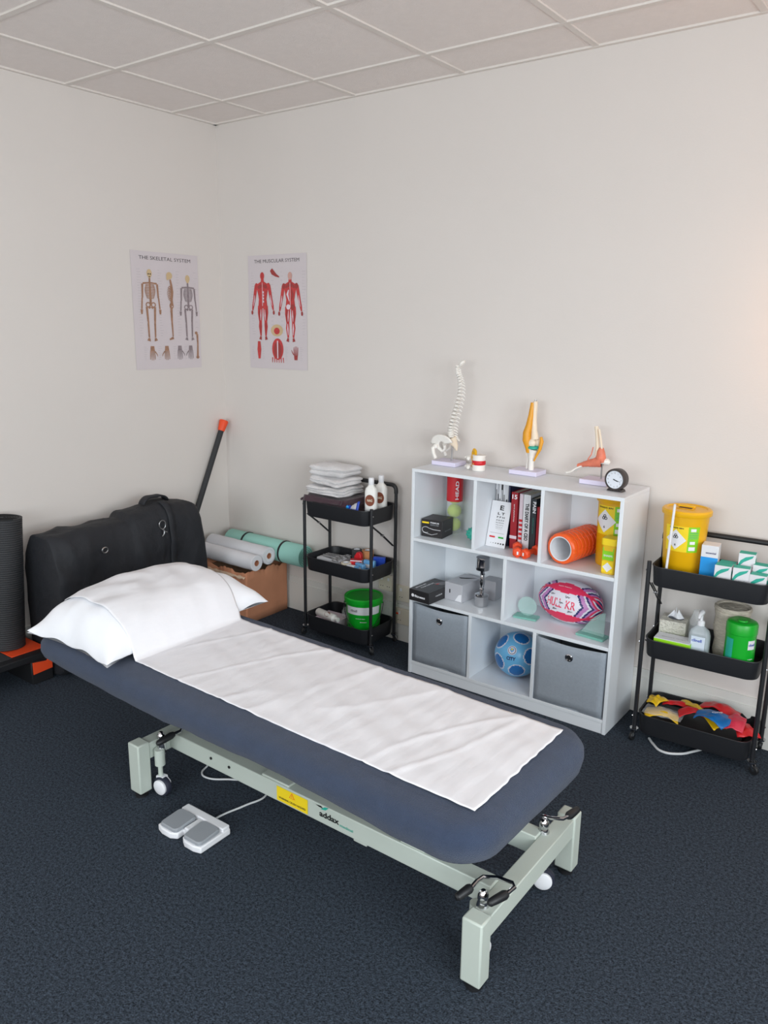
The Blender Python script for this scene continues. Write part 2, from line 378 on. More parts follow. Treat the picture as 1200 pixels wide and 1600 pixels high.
# castor-lifting levers with black grips
def lever(tubep, grips, pivot):
    l = part('castor_lever', MB().tube([L(p) for p in tubep], .0055, 10), CHROME, couch)
    for g in grips:
        a, c = Vector(L(g[0])), Vector(L(g[1])); d = c - a
        part('grip', MB().tube([a, a + d * .15, a + d * .6, a + d * .92, c], [.009, .0125, .0115, .010, .006], 12), BLACKP, l)
    part('pivot_boss', MB().lathe([(.017, -.06), (.017, 0), (.013, .012), (.015, .018), (.014, .032), (.006, .042)], L(pivot), 16), [CHROME], l)
lever([(2.722, -1.67, .235), (2.724, -1.64, .24), (2.73, -1.62, .242), (2.76, -1.60, .242), (2.802, -1.595, .243), (2.812, -1.605, .242), (2.806, -1.64, .24)],
      [((2.722, -1.665, .236), (2.705, -1.712, .225)), ((2.807, -1.635, .240), (2.785, -1.69, .235))], (2.755, -1.662, .20))
lever([(2.735, -1.285, .24), (2.76, -1.287, .245), (2.79, -1.27, .246), (2.797, -1.245, .245)], [((2.796, -1.25, .245), (2.80, -1.185, .238))], (2.745, -1.295, .20))
lever([(1.452, -1.555, .235), (1.49, -1.575, .235), (1.503, -1.60, .228), (1.49, -1.63, .222)], [((1.492, -1.62, .222), (1.487, -1.69, .212))], (1.46, -1.65, .19))
lever([(1.44, -1.33, .235), (1.40, -1.30, .235), (1.38, -1.25, .23)], [((1.38, -1.25, .23), (1.36, -1.19, .225))], (1.45, -1.27, .19))
# retractable castors
def castor(x, y, rz):
    x, y, _ = L((x, y, 0)); T = Matrix.Translation((x, y, 0)) @ Matrix.Rotation(math.radians(rz), 4, 'Z')
    c = part('castor', MB(T).tube([(0, 0, .06), (0, 0, .15)], .0085, 12).tube([(0, 0, .115), (0, 0, .175)], .018, 14), [CREAM], couch)
    part('fork', MB(T).prism([(-.012, .014, .072), (.014, .014, .072), (.034, .014, .055), (.034, .014, .022), (.016, .014, .02), (-.012, .014, .05)], (0, -.012, 0)).box(-.012, .02, -.012, .014, .062, .074), WHITEP, c, bevel=.002)
    w = part('wheel', MB(T).lathe([(.022, -.013), (.033, -.013), (.035, -.009), (.035, .004), (.033, .008), (.022, .008)], (.012, -.008, .0385), 28, axis=(0, -1, 0)), mat('dark_slate_rubber', (38, 42, 58), .6), c)
    part('wheel_cover', MB(T).lathe([(.027, .007), (.027, .0145), (.022, .018), (.004, .019)], (.012, -.008, .0385), 24, axis=(0, -1, 0)), WHITEP, c)
castor(1.465, -1.665, 8); castor(2.735, -1.285, 24); castor(1.465, -1.235, 30); castor(2.725, -1.640, 75)

# ------------------------------------------------------------------ pillow and couch roll
PX, PY, PA, PB = 1.158, -1.430, .245, .382
def pil(u, v, top=True):   # u,v in -1..1 ; returns world point
    a = PA * (1 - .10 * (1 - v * v) ** 1.0 * abs(u) ** 3); b_ = PB * (1 - .07 * (1 - u * u) * abs(v) ** 3)
    x = PX + a * u - .012 * v; y = PY + b_ * v
    t = max(0, 1 - abs(u) ** 2.6) ** .55 * max(0, 1 - abs(v) ** 3.4) ** .6
    z = .532 + .148 * t
    z += .014 * t * (nz((x * 5, y * 3, 1)) + .6 * nz((x * 14, y * 9, 4))) - .010 * min(1, 2 * t) * abs(nz((x * 9 + y * 5, y * 6 - x * 3, 6)))
    cr = abs(u * v) ** 3
    z += .010 * math.sin(u * 9 + v * 14) * (1 - t) * .6
    if not top: z = .529 - .026 * t
    if v < -.8: z -= (abs(v) - .8) * .06
    return Vector((x, y, max(z, .503 if abs(v) < .85 else .49)))
m = MB(); N1, N2 = 44, 60
def warp(s): s = 2 * s - 1; return math.sin(s * PI / 2)
m.grid(lambda a, c: pil(warp(a), warp(c)), N1, N2)
m.grid(lambda a, c: pil(warp(a), warp(c), False) - Vector((0, 0, .001)), N1, N2, flip=True)
pl = part('pillow', m, LINEN, None, smooth=180)
bm = bmesh.new(); bm.from_mesh(pl.data); bmesh.ops.remove_doubles(bm, verts=bm.verts, dist=.0012); bmesh.ops.recalc_face_normals(bm, faces=bm.faces); bm.to_mesh(pl.data); bm.free()
tag(pl, 'plump white pillow at the head end of the blue couch', 'pillow')
def psurf(x, y):
    v = max(-1, min(1, (y - PY) / PB)); u = max(-1, min(1, (x - PX + .012 * v) / (PA * .93)))
    t = max(0, 1 - abs(u) ** 2.6) ** .55 * max(0, 1 - abs(v) ** 3.4) ** .6
    z = .532 + .148 * t + .014 * t * (nz((x * 5, y * 3, 1)) + .6 * nz((x * 14, y * 9, 4))) - .010 * min(1, 2 * t) * abs(nz((x * 9 + y * 5, y * 6 - x * 3, 6)))
    return z if abs((x - PX) / PA) < .97 else .50
prof_cache = {}
def sheetz(x, y):
    best = MT + .002
    if x < 1.7:
        for k in range(0, 15):
            xx = x - k * .014
            if xx > PX - PA * .95: best = max(best, psurf(xx, y) - (k * .014) * 2.1)
        for k in range(0, 6):
            xx = x + k * .014
            if xx < PX + PA * .95: best = max(best, psurf(xx, y) - (k * .014) * 2.1)
    return best + .0075 * min(1, max(0, (best - MT - .002) / .03)) + .0015
def sheet(a, c):
    xl = .99 + 1.77 * a; yl = -.247 + .494 * c
    x = xl; y = -1.452 + yl - .022 * (xl - 1.2)
    z = sheetz(x, y)
    wr = .0045 * nz((x * 3 + y * 9, x * 1.0, 0), 1.3) + .0036 * (1 - min(1, 4 * abs(nz((x * 7 - y * 2.5, y * 1.5, 0), 1, 2)))) ** 3 + .0016 * nz((x * 30, y * 7, 2))
    if x < 1.45: wr *= .3
    if a > .98: x += .005 * nz((0, y * 30, 0))
    y += .0015 * nz((x * 25, c, 1)) if (c < .01 or c > .99) else 0
    return Vector((x, y, z + max(wr, -.002)))
m = MB().grid(sheet, 220, 60)
tag(part('couch_roll_sheet', m, PAPER, None, smooth=180, solid=.0012), 'white paper couch roll sheet spread along the couch over the pillow', 'couch sheet')

# ------------------------------------------------------------------ foot switch on the carpet
fs = thing('foot_switch', 'white double foot pedal with two grey pads on the carpet by the couch', 'foot pedal', (1.728, -1.742, 0), 1)
m = MB(); T = [(-.103, -.06), (-.075, -.068), (-.035, -.068), (-.012, -.055), (-.012, -.03), (.012, -.03), (.012, -.055), (.035, -.068), (.075, -.068), (.103, -.06), (.103, .066), (-.103, .066)]
m.prism([(x, y, .002) for x, y in T], (0, 0, .022)); m.box(-.10, .10, .035, .066, .02, .036); m.box(-.011, .011, -.03, .05, .02, .033)
part('base', m, WHITEP, fs, bevel=.004)
for sx in (-1, 1):
    cxp = sx * .056
    m = MB(); m.rings([[(cxp + x, -.014 + y, z + (.004 if y > 0 else 0)) for x, y in rrect(.080 - i, .092 - i, .014)] for z, i in ((.024, 0), (.032, 0), (.036, .006))])
    part('pedal_pad', m, GREYP, fs)
def cable(name, pts, r, m_, label, cat='cable'):
    cu = D.curves.new(name, 'CURVE'); cu.dimensions = '3D'; sp = cu.splines.new('BEZIER'); sp.bezier_points.add(len(pts) - 1)
    for p, q in zip(sp.bezier_points, pts): p.co = q; p.handle_left_type = p.handle_right_type = 'AUTO'
    cu.bevel_depth = r; cu.bevel_resolution = 3; cu.resolution_u = 10
    to = D.objects.new('t', cu); me = D.meshes.new_from_object(to); D.objects.remove(to); D.curves.remove(cu)
    me.name = name; me.materials.clear(); me.materials.append(m_); me.polygons.foreach_set('use_smooth', [True] * len(me.polygons))
    o = D.objects.new(name, me); COL.objects.link(o); return tag(o, label, cat)
c = cable('power_cable', [(1.742, -1.676, .016), (1.735, -1.62, .006), (1.752, -1.54, .004), (1.765, -1.45, .004), (1.70, -1.40, .004), (1.60, -1.455, .004), (1.515, -1.505, .004), (1.478, -1.495, .004), (1.458, -1.45, .006), (1.455, -1.40, .03), (1.47, -1.35, .12)], .0035, CABLEW,
      'thin white cable running from the foot pedal under the couch')

# ------------------------------------------------------------------ bookcase
BX0, BX1, BY0, BY1, BH = 1.563, 2.547, -.299, -.014, .992
bc = thing('bookcase', 'white open bookcase with eight compartments against the back wall', 'bookcase', (2.055, -.157, 0))
def BL(x, y, z): return (x - 2.055, y + .157, z)
def bbox(name, x0, x1, y0, y1, z0, z1):
    a = BL(x0, y0, z0); c = BL(x1, y1, z1); return part(name, MB().box(a[0], c[0], a[1], c[1], z0, z1), WOOD, bc, bevel=.0012)
t = .015
bbox('top_panel', BX0, BX1, BY0, BY1, BH - t, BH)
bbox('side_panel', BX0, BX0 + t, BY0, BY1, 0, BH - t); bbox('side_panel', BX1 - t, BX1, BY0, BY1, 0, BH - t)
S1, S2, S3 = .670, .377, .062
for s_ in (S1, S2, S3): bbox('shelf', BX0 + t, BX1 - t, BY0 + .001, BY1 - .004, s_ - t, s_)
bbox('back_panel', BX0 + t, BX1 - t, BY1 - .004, BY1, .01, BH - t)
bbox('plinth', BX0 + t, BX1 - t, BY0 + .004, BY0 + .016, 0, S3 - t)
for x in (1.893, 2.209):
    bbox('divider', x - t / 2, x + t / 2, BY0 + .001, BY1 - .004, S1, BH - t)
    bbox('divider', x - t / 2, x + t / 2, BY0 + .001, BY1 - .004, S3, S2 - t)
bbox('divider', 2.053 - t / 2, 2.053 + t / 2, BY0 + .001, BY1 - .004, S2, S1 - t)

# fabric bins
def fabbin(x0, x1, label):
    o = thing('storage_box', label, 'storage box', ((x0 + x1) / 2, -.16, S3 + .001), 0, 'grey fabric boxes in the bottom row')
    wd = (x1 - x0) / 2; hh = .292; m = MB()
    def side(p, q, sag):
        def fn(a, c):
            P = Vector(p).lerp(Vector(q), a); n = (Vector(q) - Vector(p)).normalized().cross(Z)
            return P + Z * (c * hh - sag * math.sin(PI * a) * c) + n * (.004 * math.sin(PI * a) * math.sin(PI * c) + .002 * nz((a * 4, c * 4, x0)))
        m.grid(fn, 12, 8)
    side((-wd, -.132, 0), (wd, -.132, 0), .010); side((wd, -.132, 0), (wd, .125, 0), .004); side((wd, .125, 0), (-wd, .125, 0), .004); side((-wd, .125, 0), (-wd, -.132, 0), .004)
    m.box(-wd, wd, -.132, .125, 0, .004)
    part('fabric_body', m, FABG, o, smooth=40, solid=.003)
    cz = .232
    part('grommet', MB().lathe([(.0085, 0), (.0085, .004), (.0125, .005), (.016, .003), (.0165, 0)], (0, -.1355, cz), 24, axis=(0, -1, 0), cap0=False, cap1=False), CHROME, o, solid=.001)
    part('grommet_hole', MB().lathe([(.009, 0), (.009, .002)], (0, -.1365, cz), 20, axis=(0, -1, 0)), BLACKI, o)
    return o
fb = fabbin(1.585, 1.879, 'grey fabric storage box with metal grommet at the left end of the bottom row')
b2 = dup(fb, 'grey fabric storage box with metal grommet to the right of the blue football', (2.370, -.16, S3 + .001)); b2.scale = (1.035, 1, .985)

# ------------------------------------------------------------------ generic carton
def carton(name, label, cat, x, y, z, w_, d_, h_, rz, m_, group=None, top=None, front=None):
    o = thing(name, label, cat, (x, y, z + .0008), rz, group)
    part('box_body', MB().box(-w_ / 2, w_ / 2, -d_ / 2, d_ / 2, 0, h_), m_, o, bevel=.0015)
    return o
BCARD = mat('black_printed_card', (38, 36, 38), 0.4); WCARD = mat('white_printed_card', (226, 226, 230), 0.4); SCARD = mat('silver_printed_card', (186, 186, 192), 0.35)

# shelf 1, left: headlamp-style carton
o = carton('product_box', 'small black carton with white print and a yellow stripe on the top left shelf', 'box', 1.637, -.19, S1, .108, .11, .082, 6, BCARD)
m = MB(); card((-.033, -.0556, .067), X, Z, .036, .008, 0, m); part('yellow_stripe', m, YELLP, o, smooth=0)
letters(o, 'PREMIUM', WHITEP, (.014, -.0557, .069), X, Z, h=.007, w=.044, bold=.02)
letters(o, 'HEADLAMP', GREYP, (.014, -.0557, .059), X, Z, h=.006, w=.044, bold=.01)
m = MB()
m.tube([(-.03 + .02 * math.cos(a / 12 * PI * 1.5 + .6), -.0562, .033 + .014 * math.sin(a / 12 * PI * 1.5 + .6)) for a in range(13)], .0010, 5); m.tube([(-.012, -.0562, .042), (.01, -.0562, .038), (.045, -.0562, .038)], .0012, 5); m.tube([(-.045, -.0562, .02), (0, -.0562, .012), (.03, -.0562, .022)], .0008, 5)
part('printed_drawing', m, WHITEP, o)
letters(o, '300 LUMEN', GREYP, (.0549, 0, .03), Y, Z, h=.005, w=.06)
# tennis ball tube
o = thing('tennis_ball_tube', 'clear tube of yellow tennis balls with a red top on the top left shelf', 'tennis ball tube', (1.662, -.085, S1 + .001))
part('clear_tube', MB().lathe([(.036, 0), (.0375, .003), (.0375, .262)], (0, 0, 0), 32, cap1=False), FILM, o)
part('lid', MB().lathe([(.0385, .262), (.0385, .272), (.035, .275)], (0, 0, 0), 32), RED, o)
part('red_sleeve', MB().lathe([(.038, .15), (.038, .262)], (0, 0, 0), 40, cap0=False, cap1=False), RED, o)
def cylfn(r, a0): return lambda x, y: None
def wrapcyl(parent, text, m_, r, ang, zc, h, w_, vert=False, bold=.02, name='lettering', cx=0, cy=0):
    def fn(x, y):
        s, z = (-y, x) if vert else (x, y)
        a = math.radians(ang) + s / r; return Vector((cx + r * math.cos(a), cy + r * math.sin(a), zc + z))
    return letters(parent, text, m_, (0, 0, 0), X, Y, h=h, w=w_, bold=bold, name=name, fn=fn)
wrapcyl(o, 'HEAD', WHITEP, .0388, -42, .205, .016, .088, vert=True)
for k in range(3):
    bm_ = part('tennis_ball', MB().ball((0, 0, .035 + k * .0655), .0325, 20, 14), NEON, o, smooth=180)
# spiky turquoise ball
def spiky(c, r):
    m = MB(); m.ball((0, 0, 0), r, 24, 16)
    for i in range(40):
        z = 1 - 2 * (i + .5) / 40; a = i * 2.39996; q = math.sqrt(1 - z * z); d = Vector((q * math.cos(a), q * math.sin(a), z))
        m.lathe([(.004, 0), (.003, .003), (.0012, .0045)], d * (r - .0005), 6, axis=d)
    return m
o = part('massage_ball', spiky(0, .027), TEALRUB, None, smooth=60); tag(o, 'turquoise spiky massage ball beside the divider on the top left shelf', 'massage ball', loc=(1.815, -.17, S1 + .0325))

# shelf 1, middle: eye chart, folders, books
o = thing('eye_chart_card', 'white eye test card with a large black E leaning on magazines', 'eye chart', (1.951, -.205, S1 + .001), 0)
lean = Matrix.Rotation(math.radians(-14), 4, 'X')
Rv = X; Uv = (lean @ Vector((0, 0, 1, 0))).to_3d(); Nf = Vector((0, -1, 0)); Nf = Uv.cross(X) * 1
m = MB(lean); m.box(-.048, .048, 0, .0016, 0, .205); part('chart_board', m, WCARD, o)
def EO(x, z): return Vector((x, 0, 0)) + Uv * z + (lean @ Vector((0, -1, 0, 0))).to_3d() * .0008
for txt, z, h_, w_ in (('E', .176, .021, .019), ('L T', .150, .011, .034), ('F P H', .134, .0075, .038), ('P D F P', .120, .0055, .038), ('E C D F P', .109, .0042, .038), ('F E L O P Z', .099, .0034, .036), ('D E F P O T E C', .090, .0026, .034), ('L E F O D P C T', .083, .002, .032)):
    letters(o, txt, BLACKI, EO(.006, z), X, Uv, h=h_, w=w_, bold=.025)
m = MB(); card(EO(-.021, .045), X, Uv, .028, .007, 0, m); card(EO(.022, .045), X, Uv, .026, .007, 1, m)
for k in range(6): disc(EO(-.024 + k * .0125, .018), X, Uv, .0012 + .0006 * k, 2, m, n=14)
card(EO(0, .063), X, Uv, .07, .0008, 2, m)
part('printed_bars', m, [RED, GREEN, BLACKI], o, smooth=0)
def book(name, x, w_, h_, d_, m_, label, cat='book', y=-.165, group=None, pages=True):
    o = thing(name, label, cat, (x, y, S1 + .001), 0, group)
    m = MB(); m.box(-w_ / 2, w_ / 2, 0, .0015, 0, h_); m.box(-w_ / 2, -w_ / 2 + .0015, 0, d_, 0, h_); m.box(w_ / 2 - .0015, w_ / 2, 0, d_, 0, h_)
    part('cover', m, m_, o)
    part('pages', MB().box(-w_ / 2 + .0016, w_ / 2 - .0016, .002, d_ - .003, .003, h_ - .004), CREAMT, o)
    return o
x = 1.906; mags = [(.009, WCARD), (.008, SCARD), (.010, WCARD), (.009, BCARD), (.013, WCARD), (.014, WCARD), (.011, WCARD)]
pos = ['first from the left', 'second from the left', 'third from the left', 'black-spined, in the middle of the row', 'just right of the black-spined one', 'second from the right', 'last before the navy folder']
for k, (w_, mm_) in enumerate(mags):
    o = thing('magazine', 'thin %s magazine standing behind the eye chart, %s' % ('black' if mm_ is BCARD else ('grey' if mm_ is SCARD else 'white'), pos[k]), 'magazine', (x + w_ / 2, -.135, S1 + .001), 0, 'magazines behind the eye chart')
    part('cover', MB().box(-w_ / 2 + .0004, w_ / 2 - .0004, 0, .112, 0, .272), mm_, o, bevel=.0008)
    m = MB(); card((0, -.0006, .22 - .02 * (k % 3)), X, Z, w_ * .45, .05, 0, m); part('spine_print', m, WCARD if mm_ is BCARD else (BLACKI if k % 2 else GREYI), o, smooth=0); x += w_
o = book('folder', x + .006, .010, .285, .13, mat('navy_card', (30, 34, 70), .5), 'navy folder standing between the white magazines and the red book', 'folder', y=-.155)
o = book('book', 2.022, .034, .252, .13, DKRED, 'tall red book with a pale band low on its spine beside the navy folder', y=-.175)
letters(o, '15', WHITEP, (0, -.001, .232), X, Z, h=.02, w=.024, bold=.03); letters(o, 'sports physiotherapy', WHITEP, (0, -.001, .16), -Z, X, h=.007, w=.08, bold=.01)
m = MB(); card((0, -.0008, .052), X, Z, .034, .014, 0, m); part('spine_band', m, LILP, o, smooth=0)
o = book('book', 2.052, .022, .248, .13, LILP, 'thin pale and red book squeezed beside the tall red book', y=-.168)
m = MB()
for k in range(5): card((0, -.0008, .05 + k * .02), X, Z, .016, .011, 0, m)
part('spine_print', m, RED, o, smooth=0)
o = book('book', 2.083, .036, .25, .14, WCARD, 'thick white book with THE DIARY OF A CEO down its spine', y=-.178)
letters(o, 'THE DIARY OF A CEO', BLACKI, (.002, -.001, .13), -Z, X, h=.017, w=.165, bold=.035)
o = book('book', 2.117, .027, .238, .12, mat('charcoal_cover', (46, 52, 58), .5), 'dark grey book with PAIN in white capitals on its spine', y=-.18)
letters(o, 'PAIN', WHITEP, (.003, -.001, .20), -Z, X, h=.015, w=.05, bold=.04); letters(o, 'explained science', TEALP, (0, -.001, .12), -Z, X, h=.006, w=.07)
o = book('book', 2.145, .025, .205, .12, DKRED, 'shorter dark red book at the right end of the book row', y=-.182)
o = book('book', 2.176, .030, .235, .12, BCARD, 'black book against the divider at the end of the book row', y=-.165)
# orange hex dumbbells
def hexbell(x, y, rz, label):
    o = thing('hex_dumbbell', label, 'dumbbell', (x, y, S1 + .0005), rz, 'orange dumbbells on the middle shelf')
    r = .0235
    for s_ in (-1, 1):
        m = MB(); out = []
        for rr, yy in ((.6, -.016), (.95, -.011), (1, -.007), (1, .007), (.95, .011), (.6, .016)):
            out.append([(r * rr * math.cos(PI / 6 + k * PI / 3), s_ * .042 + yy, r * .87 + r * rr * math.sin(PI / 6 + k * PI / 3 + PI / 6 * 0)) for k in range(6)])
        m.rings(out); part('weight', m, ORANGE, o, bevel=.003)
    part('grip', MB().tube([(0, -.03, r * .87), (0, 0, r * .87), (0, .03, r * .87)], [.010, .012, .010], 12), ORANGE, o)
    letters(o, '1', WHITEP, (0, -.0590, r * .87), X, Z, h=.014, w=.007, bold=.03)
    return o
h1 = hexbell(2.079, -.238, 28, 'small orange hex dumbbell lying further left in front of the white book')
dup(h1, 'small orange hex dumbbell lying beside the right divider below the dark grey book', (2.141, -.232, S1 + .0005), -8)

# shelf 1, right: foam roller and sharps bins
o = thing('foam_roller', 'orange grooved foam roller with a hollow white core', 'foam roller', (2.285, -.262, S1 + .0665), 0)
ax = Vector((.034, .236, 0)); Ln = ax.length; axn = ax.normalized(); m = MB()
prof = [(.052, 0), (.058, 0), (.063, .004)]; n = 8
for k in range(n):
    z0 = .008 + k * (Ln - .016) / n; dz = (Ln - .016) / n
    prof += [(.0655, z0), (.0655, z0 + dz * .62), (.0570, z0 + dz * .70), (.0570, z0 + dz * .92)]
prof += [(.063, Ln - .003), (.058, Ln), (.052, Ln)]
Mx = axn.to_track_quat('Z', 'Y').to_matrix().to_4x4(); rings = []
for r, z in prof:
    rr = []
    for k in range(72):
        a = 2 * PI * k / 72; kk = r * (1 - (.045 if (k % 9 in (0,) and r > .059) else 0)); rr.append(Mx @ Vector((kk * math.cos(a), kk * math.sin(a), z)))
    rings.append(rr)
m.rings(rings, True, False, False); part('grooved_sleeve', m, ORANGEF, o, smooth=50)
m = MB(); m.lathe([(.052, .001), (.052, Ln - .001), (.0475, Ln - .001), (.0475, .001), (.052, .001)], (0, 0, 0), 48, axis=axn, cap0=False, cap1=False); part('core_tube', m, WHITEP, o)
def cylpatch(mb, r, a0, a1, z0, z1, mi=0, cx=0, cy=0, r1=None, n=10):
    r1 = r1 or r
    mb.grid(lambda a, c: (cx + (r + (r1 - r) * c) * math.cos(math.radians(a0 + (a1 - a0) * a)), cy + (r + (r1 - r) * c) * math.sin(math.radians(a0 + (a1 - a0) * a)), z0 + (z1 - z0) * c), n, 1, mi)
def sharps(label, x, y, z, r0, r1, h, front, lab, rz=0):
    o = thing('sharps_bin', label, 'sharps bin', (x, y, z), rz)
    part('bin_body', MB().lathe([(r0 * .96, 0), (r0, .004), (r1, h * .90)], (0, 0, 0), 48), YELL, o)
    lid = part('lid', MB().lathe([(r1 * 1.0, h * .895), (r1 * 1.09, h * .895), (r1 * 1.10, h * .90), (r1 * 1.10, h * .945), (r1 * 1.04, h * .965), (r1 * .9, h * .97), (r1 * .86, h * .955), (.02, h * .96)], (0, 0, 0), 48), YELL, o)
    s_ = r1 * .45
    part('aperture_flap', MB().box(-s_, s_ * .7, -s_ * .55, s_ * .55, h * .961, h * .968).box(-s_, s_ * .7, s_ * .2, s_ * .55, h * .968, h * .995), [YELL], lid, bevel=.001)
    part('aperture', MB().box(-s_ * .8, s_ * .5, -s_ * .4, s_ * .15, h * .969, h * .9695), mat('dark_opening', (70, 42, 8), .8), lid)
    z0, z1 = lab; rr = lambda zz: r0 + (r1 - r0) * zz / (h * .9)
    e = .0008; m = MB(); g = front
    cylpatch(m, rr(z0) + e, g - 52, g + 12, z0, z1, 0, r1=rr(z1) + e, n=12); part('yellow_label', m, YELLP, o)
    m = MB(); cylpatch(m, rr(z0) + e, g + 12, g + 42, z0, z1, 0, r1=rr(z1) + e, n=8); gl = part('green_label', m, LIME, o)
    dz = (z1 - z0); zc = z0 + dz * .47; rm = rr(zc) + .0014; ac = g - 20
    def P(x_, y_, e2=0): a = math.radians(ac) + x_ / rm; q = rr(zc + y_) + .0014 + e2; return (q * math.cos(a), q * math.sin(a), zc + y_)
    hw = dz * .40; m = MB(); 
    m.grid(lambda a, c: P((2 * a - 1) * hw * (1 - abs(2 * c - 1)), (2 * c - 1) * hw), 10, 16); part('hazard_diamond', m, WHITEP, o)
    m = MB()
    for k in range(3):
        a = PI / 2 + k * 2 * PI / 3; cc = (.0 + hw * .13 * math.cos(a), hw * .32 + hw * .13 * math.sin(a)); ring = []
        m.tube([P(cc[0] + hw * .105 * math.cos(q), cc[1] + hw * .105 * math.sin(q), .0003) for q in [j * PI / 6 for j in range(12)]], hw * .033, 5, closed=True)
    part('biohazard_symbol', m, BLACKI, o)
    wrapcyl(o, '6', BLACKI, rm + .0003, ac, zc - hw * .5, hw * .22, hw * .14, bold=.03)
    wrapcyl(o, 'SHARPS BIN', BLACKI, rr(z1) + .0012, g - 20, z1 - dz * .07, dz * .055, dz * .55, bold=.03)
    for zz, s2 in ((z0 + dz * .15, .09), (z0 + dz * .38, .07), (z0 + dz * .88, .07)):
        q = rr(zz) + .0016; A = g + 25; m = MB()
        cylpatch(m, q, A - s2 * 100, A + s2 * 100, zz - dz * s2 * .8, zz + dz * s2 * .8, 0, n=4); part('label_panel', m, WHITEP, gl)
    m = MB()
    for k in range(4):
        zz = z0 + dz * (.55 + .07 * k); q = rr(zz) + .0016; cylpatch(m, q, g + 16, g + 38, zz, zz + dz * .018, 0, n=4)
    part('label_lines', m, TEALP, gl)
    return o
sharps('yellow sharps bin with hazard label standing in the top right compartment', 2.450, -.112, S1 + .001, .068, .072, .298, -85, (.135, .255))
o = thing('sharps_tub', 'small square yellow sharps tub in front of the bin in the top right compartment', 'sharps tub', (2.489, -.238, S1 + .001), 0)
m = MB(); m.rings([[(x_, y_, z_) for x_, y_ in rrect(.055 + e, .058 + e, .01)] for z_, e in ((0, 0), (.118, .002))]); part('tub_body', m, mat('translucent_yellow', (232, 190, 40), .3), o)
m = MB(); m.rings([[(x_, y_, z_) for x_, y_ in rrect(.064 - e, .066 - e, .011)] for z_, e in ((.118, 0), (.140, 0), (.144, .006))]); part('lid', m, YELLP, o)
m = MB(); card((0, -.0298, .082), X, Z, .046, .05, 0, m); part('green_label', m, LIME, o, smooth=0)
m = MB(); card((0, -.0298, .03), X, Z, .046, .045, 0, m); m.poly([(0, -.0302, .008), (.02, -.0302, .028), (0, -.0302, .048), (-.02, -.0302, .028)], 1); part('hazard_label', m, [YELLP, WHITEP], o, smooth=0)
letters(o, 'SHARPS', WHITEP, (0, -.0302, .075), X, Z, h=.008, w=.036, bold=.02)

# shelf 2, left
o = thing('flat_product_box', 'flat black carton with white lettering jutting over the shelf edge above the left grey box', 'box', (1.643, -.235, S2 + .001), -3)
part('box_body', MB().box(-.058, .058, -.095, .105, 0, .055), BCARD, o, bevel=.0015)
letters(o, 'FOAM SUPPORT', WHITEP, (-.018, -.005, .0556), Y, -X, h=.010, w=.10, bold=.02); letters(o, 'BRACE SET', WHITEP, (-.038, -.03, .0556), Y, -X, h=.010, w=.08, bold=.02)
letters(o, 'fitness', WHITEP, (.004, -.0956, .026), X, Z, h=.012, w=.06, bold=.03)
m = MB(); disc((-.036, -.0955, .027), X, Z, .008, 0, m); part('printed_logo', m, WHITEP, o, smooth=0)
m = MB(); m.poly([(-.02, .03, .0556), (.03, .04, .0556), (.045, .09, .0556), (.01, .095, .0556)]); part('printed_picture', m, GREYI, o, smooth=0)
m = MB(); m.poly([(0, .03, .0558), (.012, .035, .0558), (.006, .06, .0558)]); part('red_print', m, RED, o, smooth=0)
letters(o, 'medium', WHITEP, (.0586, -.02, .03), Y, Z, h=.008, w=.05)
o = carton('grey_product_box', 'silver and white carton with a black curved stripe beside the chrome dumbbell', 'box', 1.757, -.135, S2, .098, .16, .085, -4, SCARD)
m = MB(); m.poly([(-.035, .01, .0856), (-.01, .025, .0856), (.03, .055, .0856), (.035, .06, .0856), (.01, .02, .0856), (-.02, .002, .0856)]); part('printed_swoosh', m, BLACKI, o, smooth=0)
m = MB(); card((-.02, -.0806, .045), X, Z, .006, .018, 0, m); m.poly([(.01, -.0806, .004), (.046, -.0806, .004), (.046, -.0806, .04), (.03, -.0806, .035)], 1); part('front_print', m, [BLACKI, WHITEP], o, smooth=0)
o = carton('silver_carton', 'small silver carton at the back behind the chrome dumbbell', 'box', 1.868, -.06, S2, .075, .07, .092, 0, SCARD)
o = thing('chrome_dumbbell', 'chrome dumbbell standing upright on one end', 'dumbbell', (1.884, -.185, S2 + .0005), 0)
part('weight', MB().lathe([(.026, 0), (.031, .003), (.032, .012), (.032, .045), (.0325, .046), (.0325, .05), (.031, .058), (.014, .062)], (0, 0, 0), 40), CHROME, o)
part('weight', MB().lathe([(.014, .168), (.031, .172), (.032, .182), (.0325, .184), (.0325, .188), (.032, .19), (.032, .222), (.031, .23), (.026, .233)], (0, 0, 0), 40), CHROME, o)
part('handle', MB().lathe([(.011, .06), (.009, .075), (.0125, .08), (.009, .085), (.012, .1), (.0138, .115), (.012, .13), (.009, .145), (.0125, .15), (.009, .155), (.011, .17)], (0, 0, 0), 28, cap0=False, cap1=False), CHROME, o)
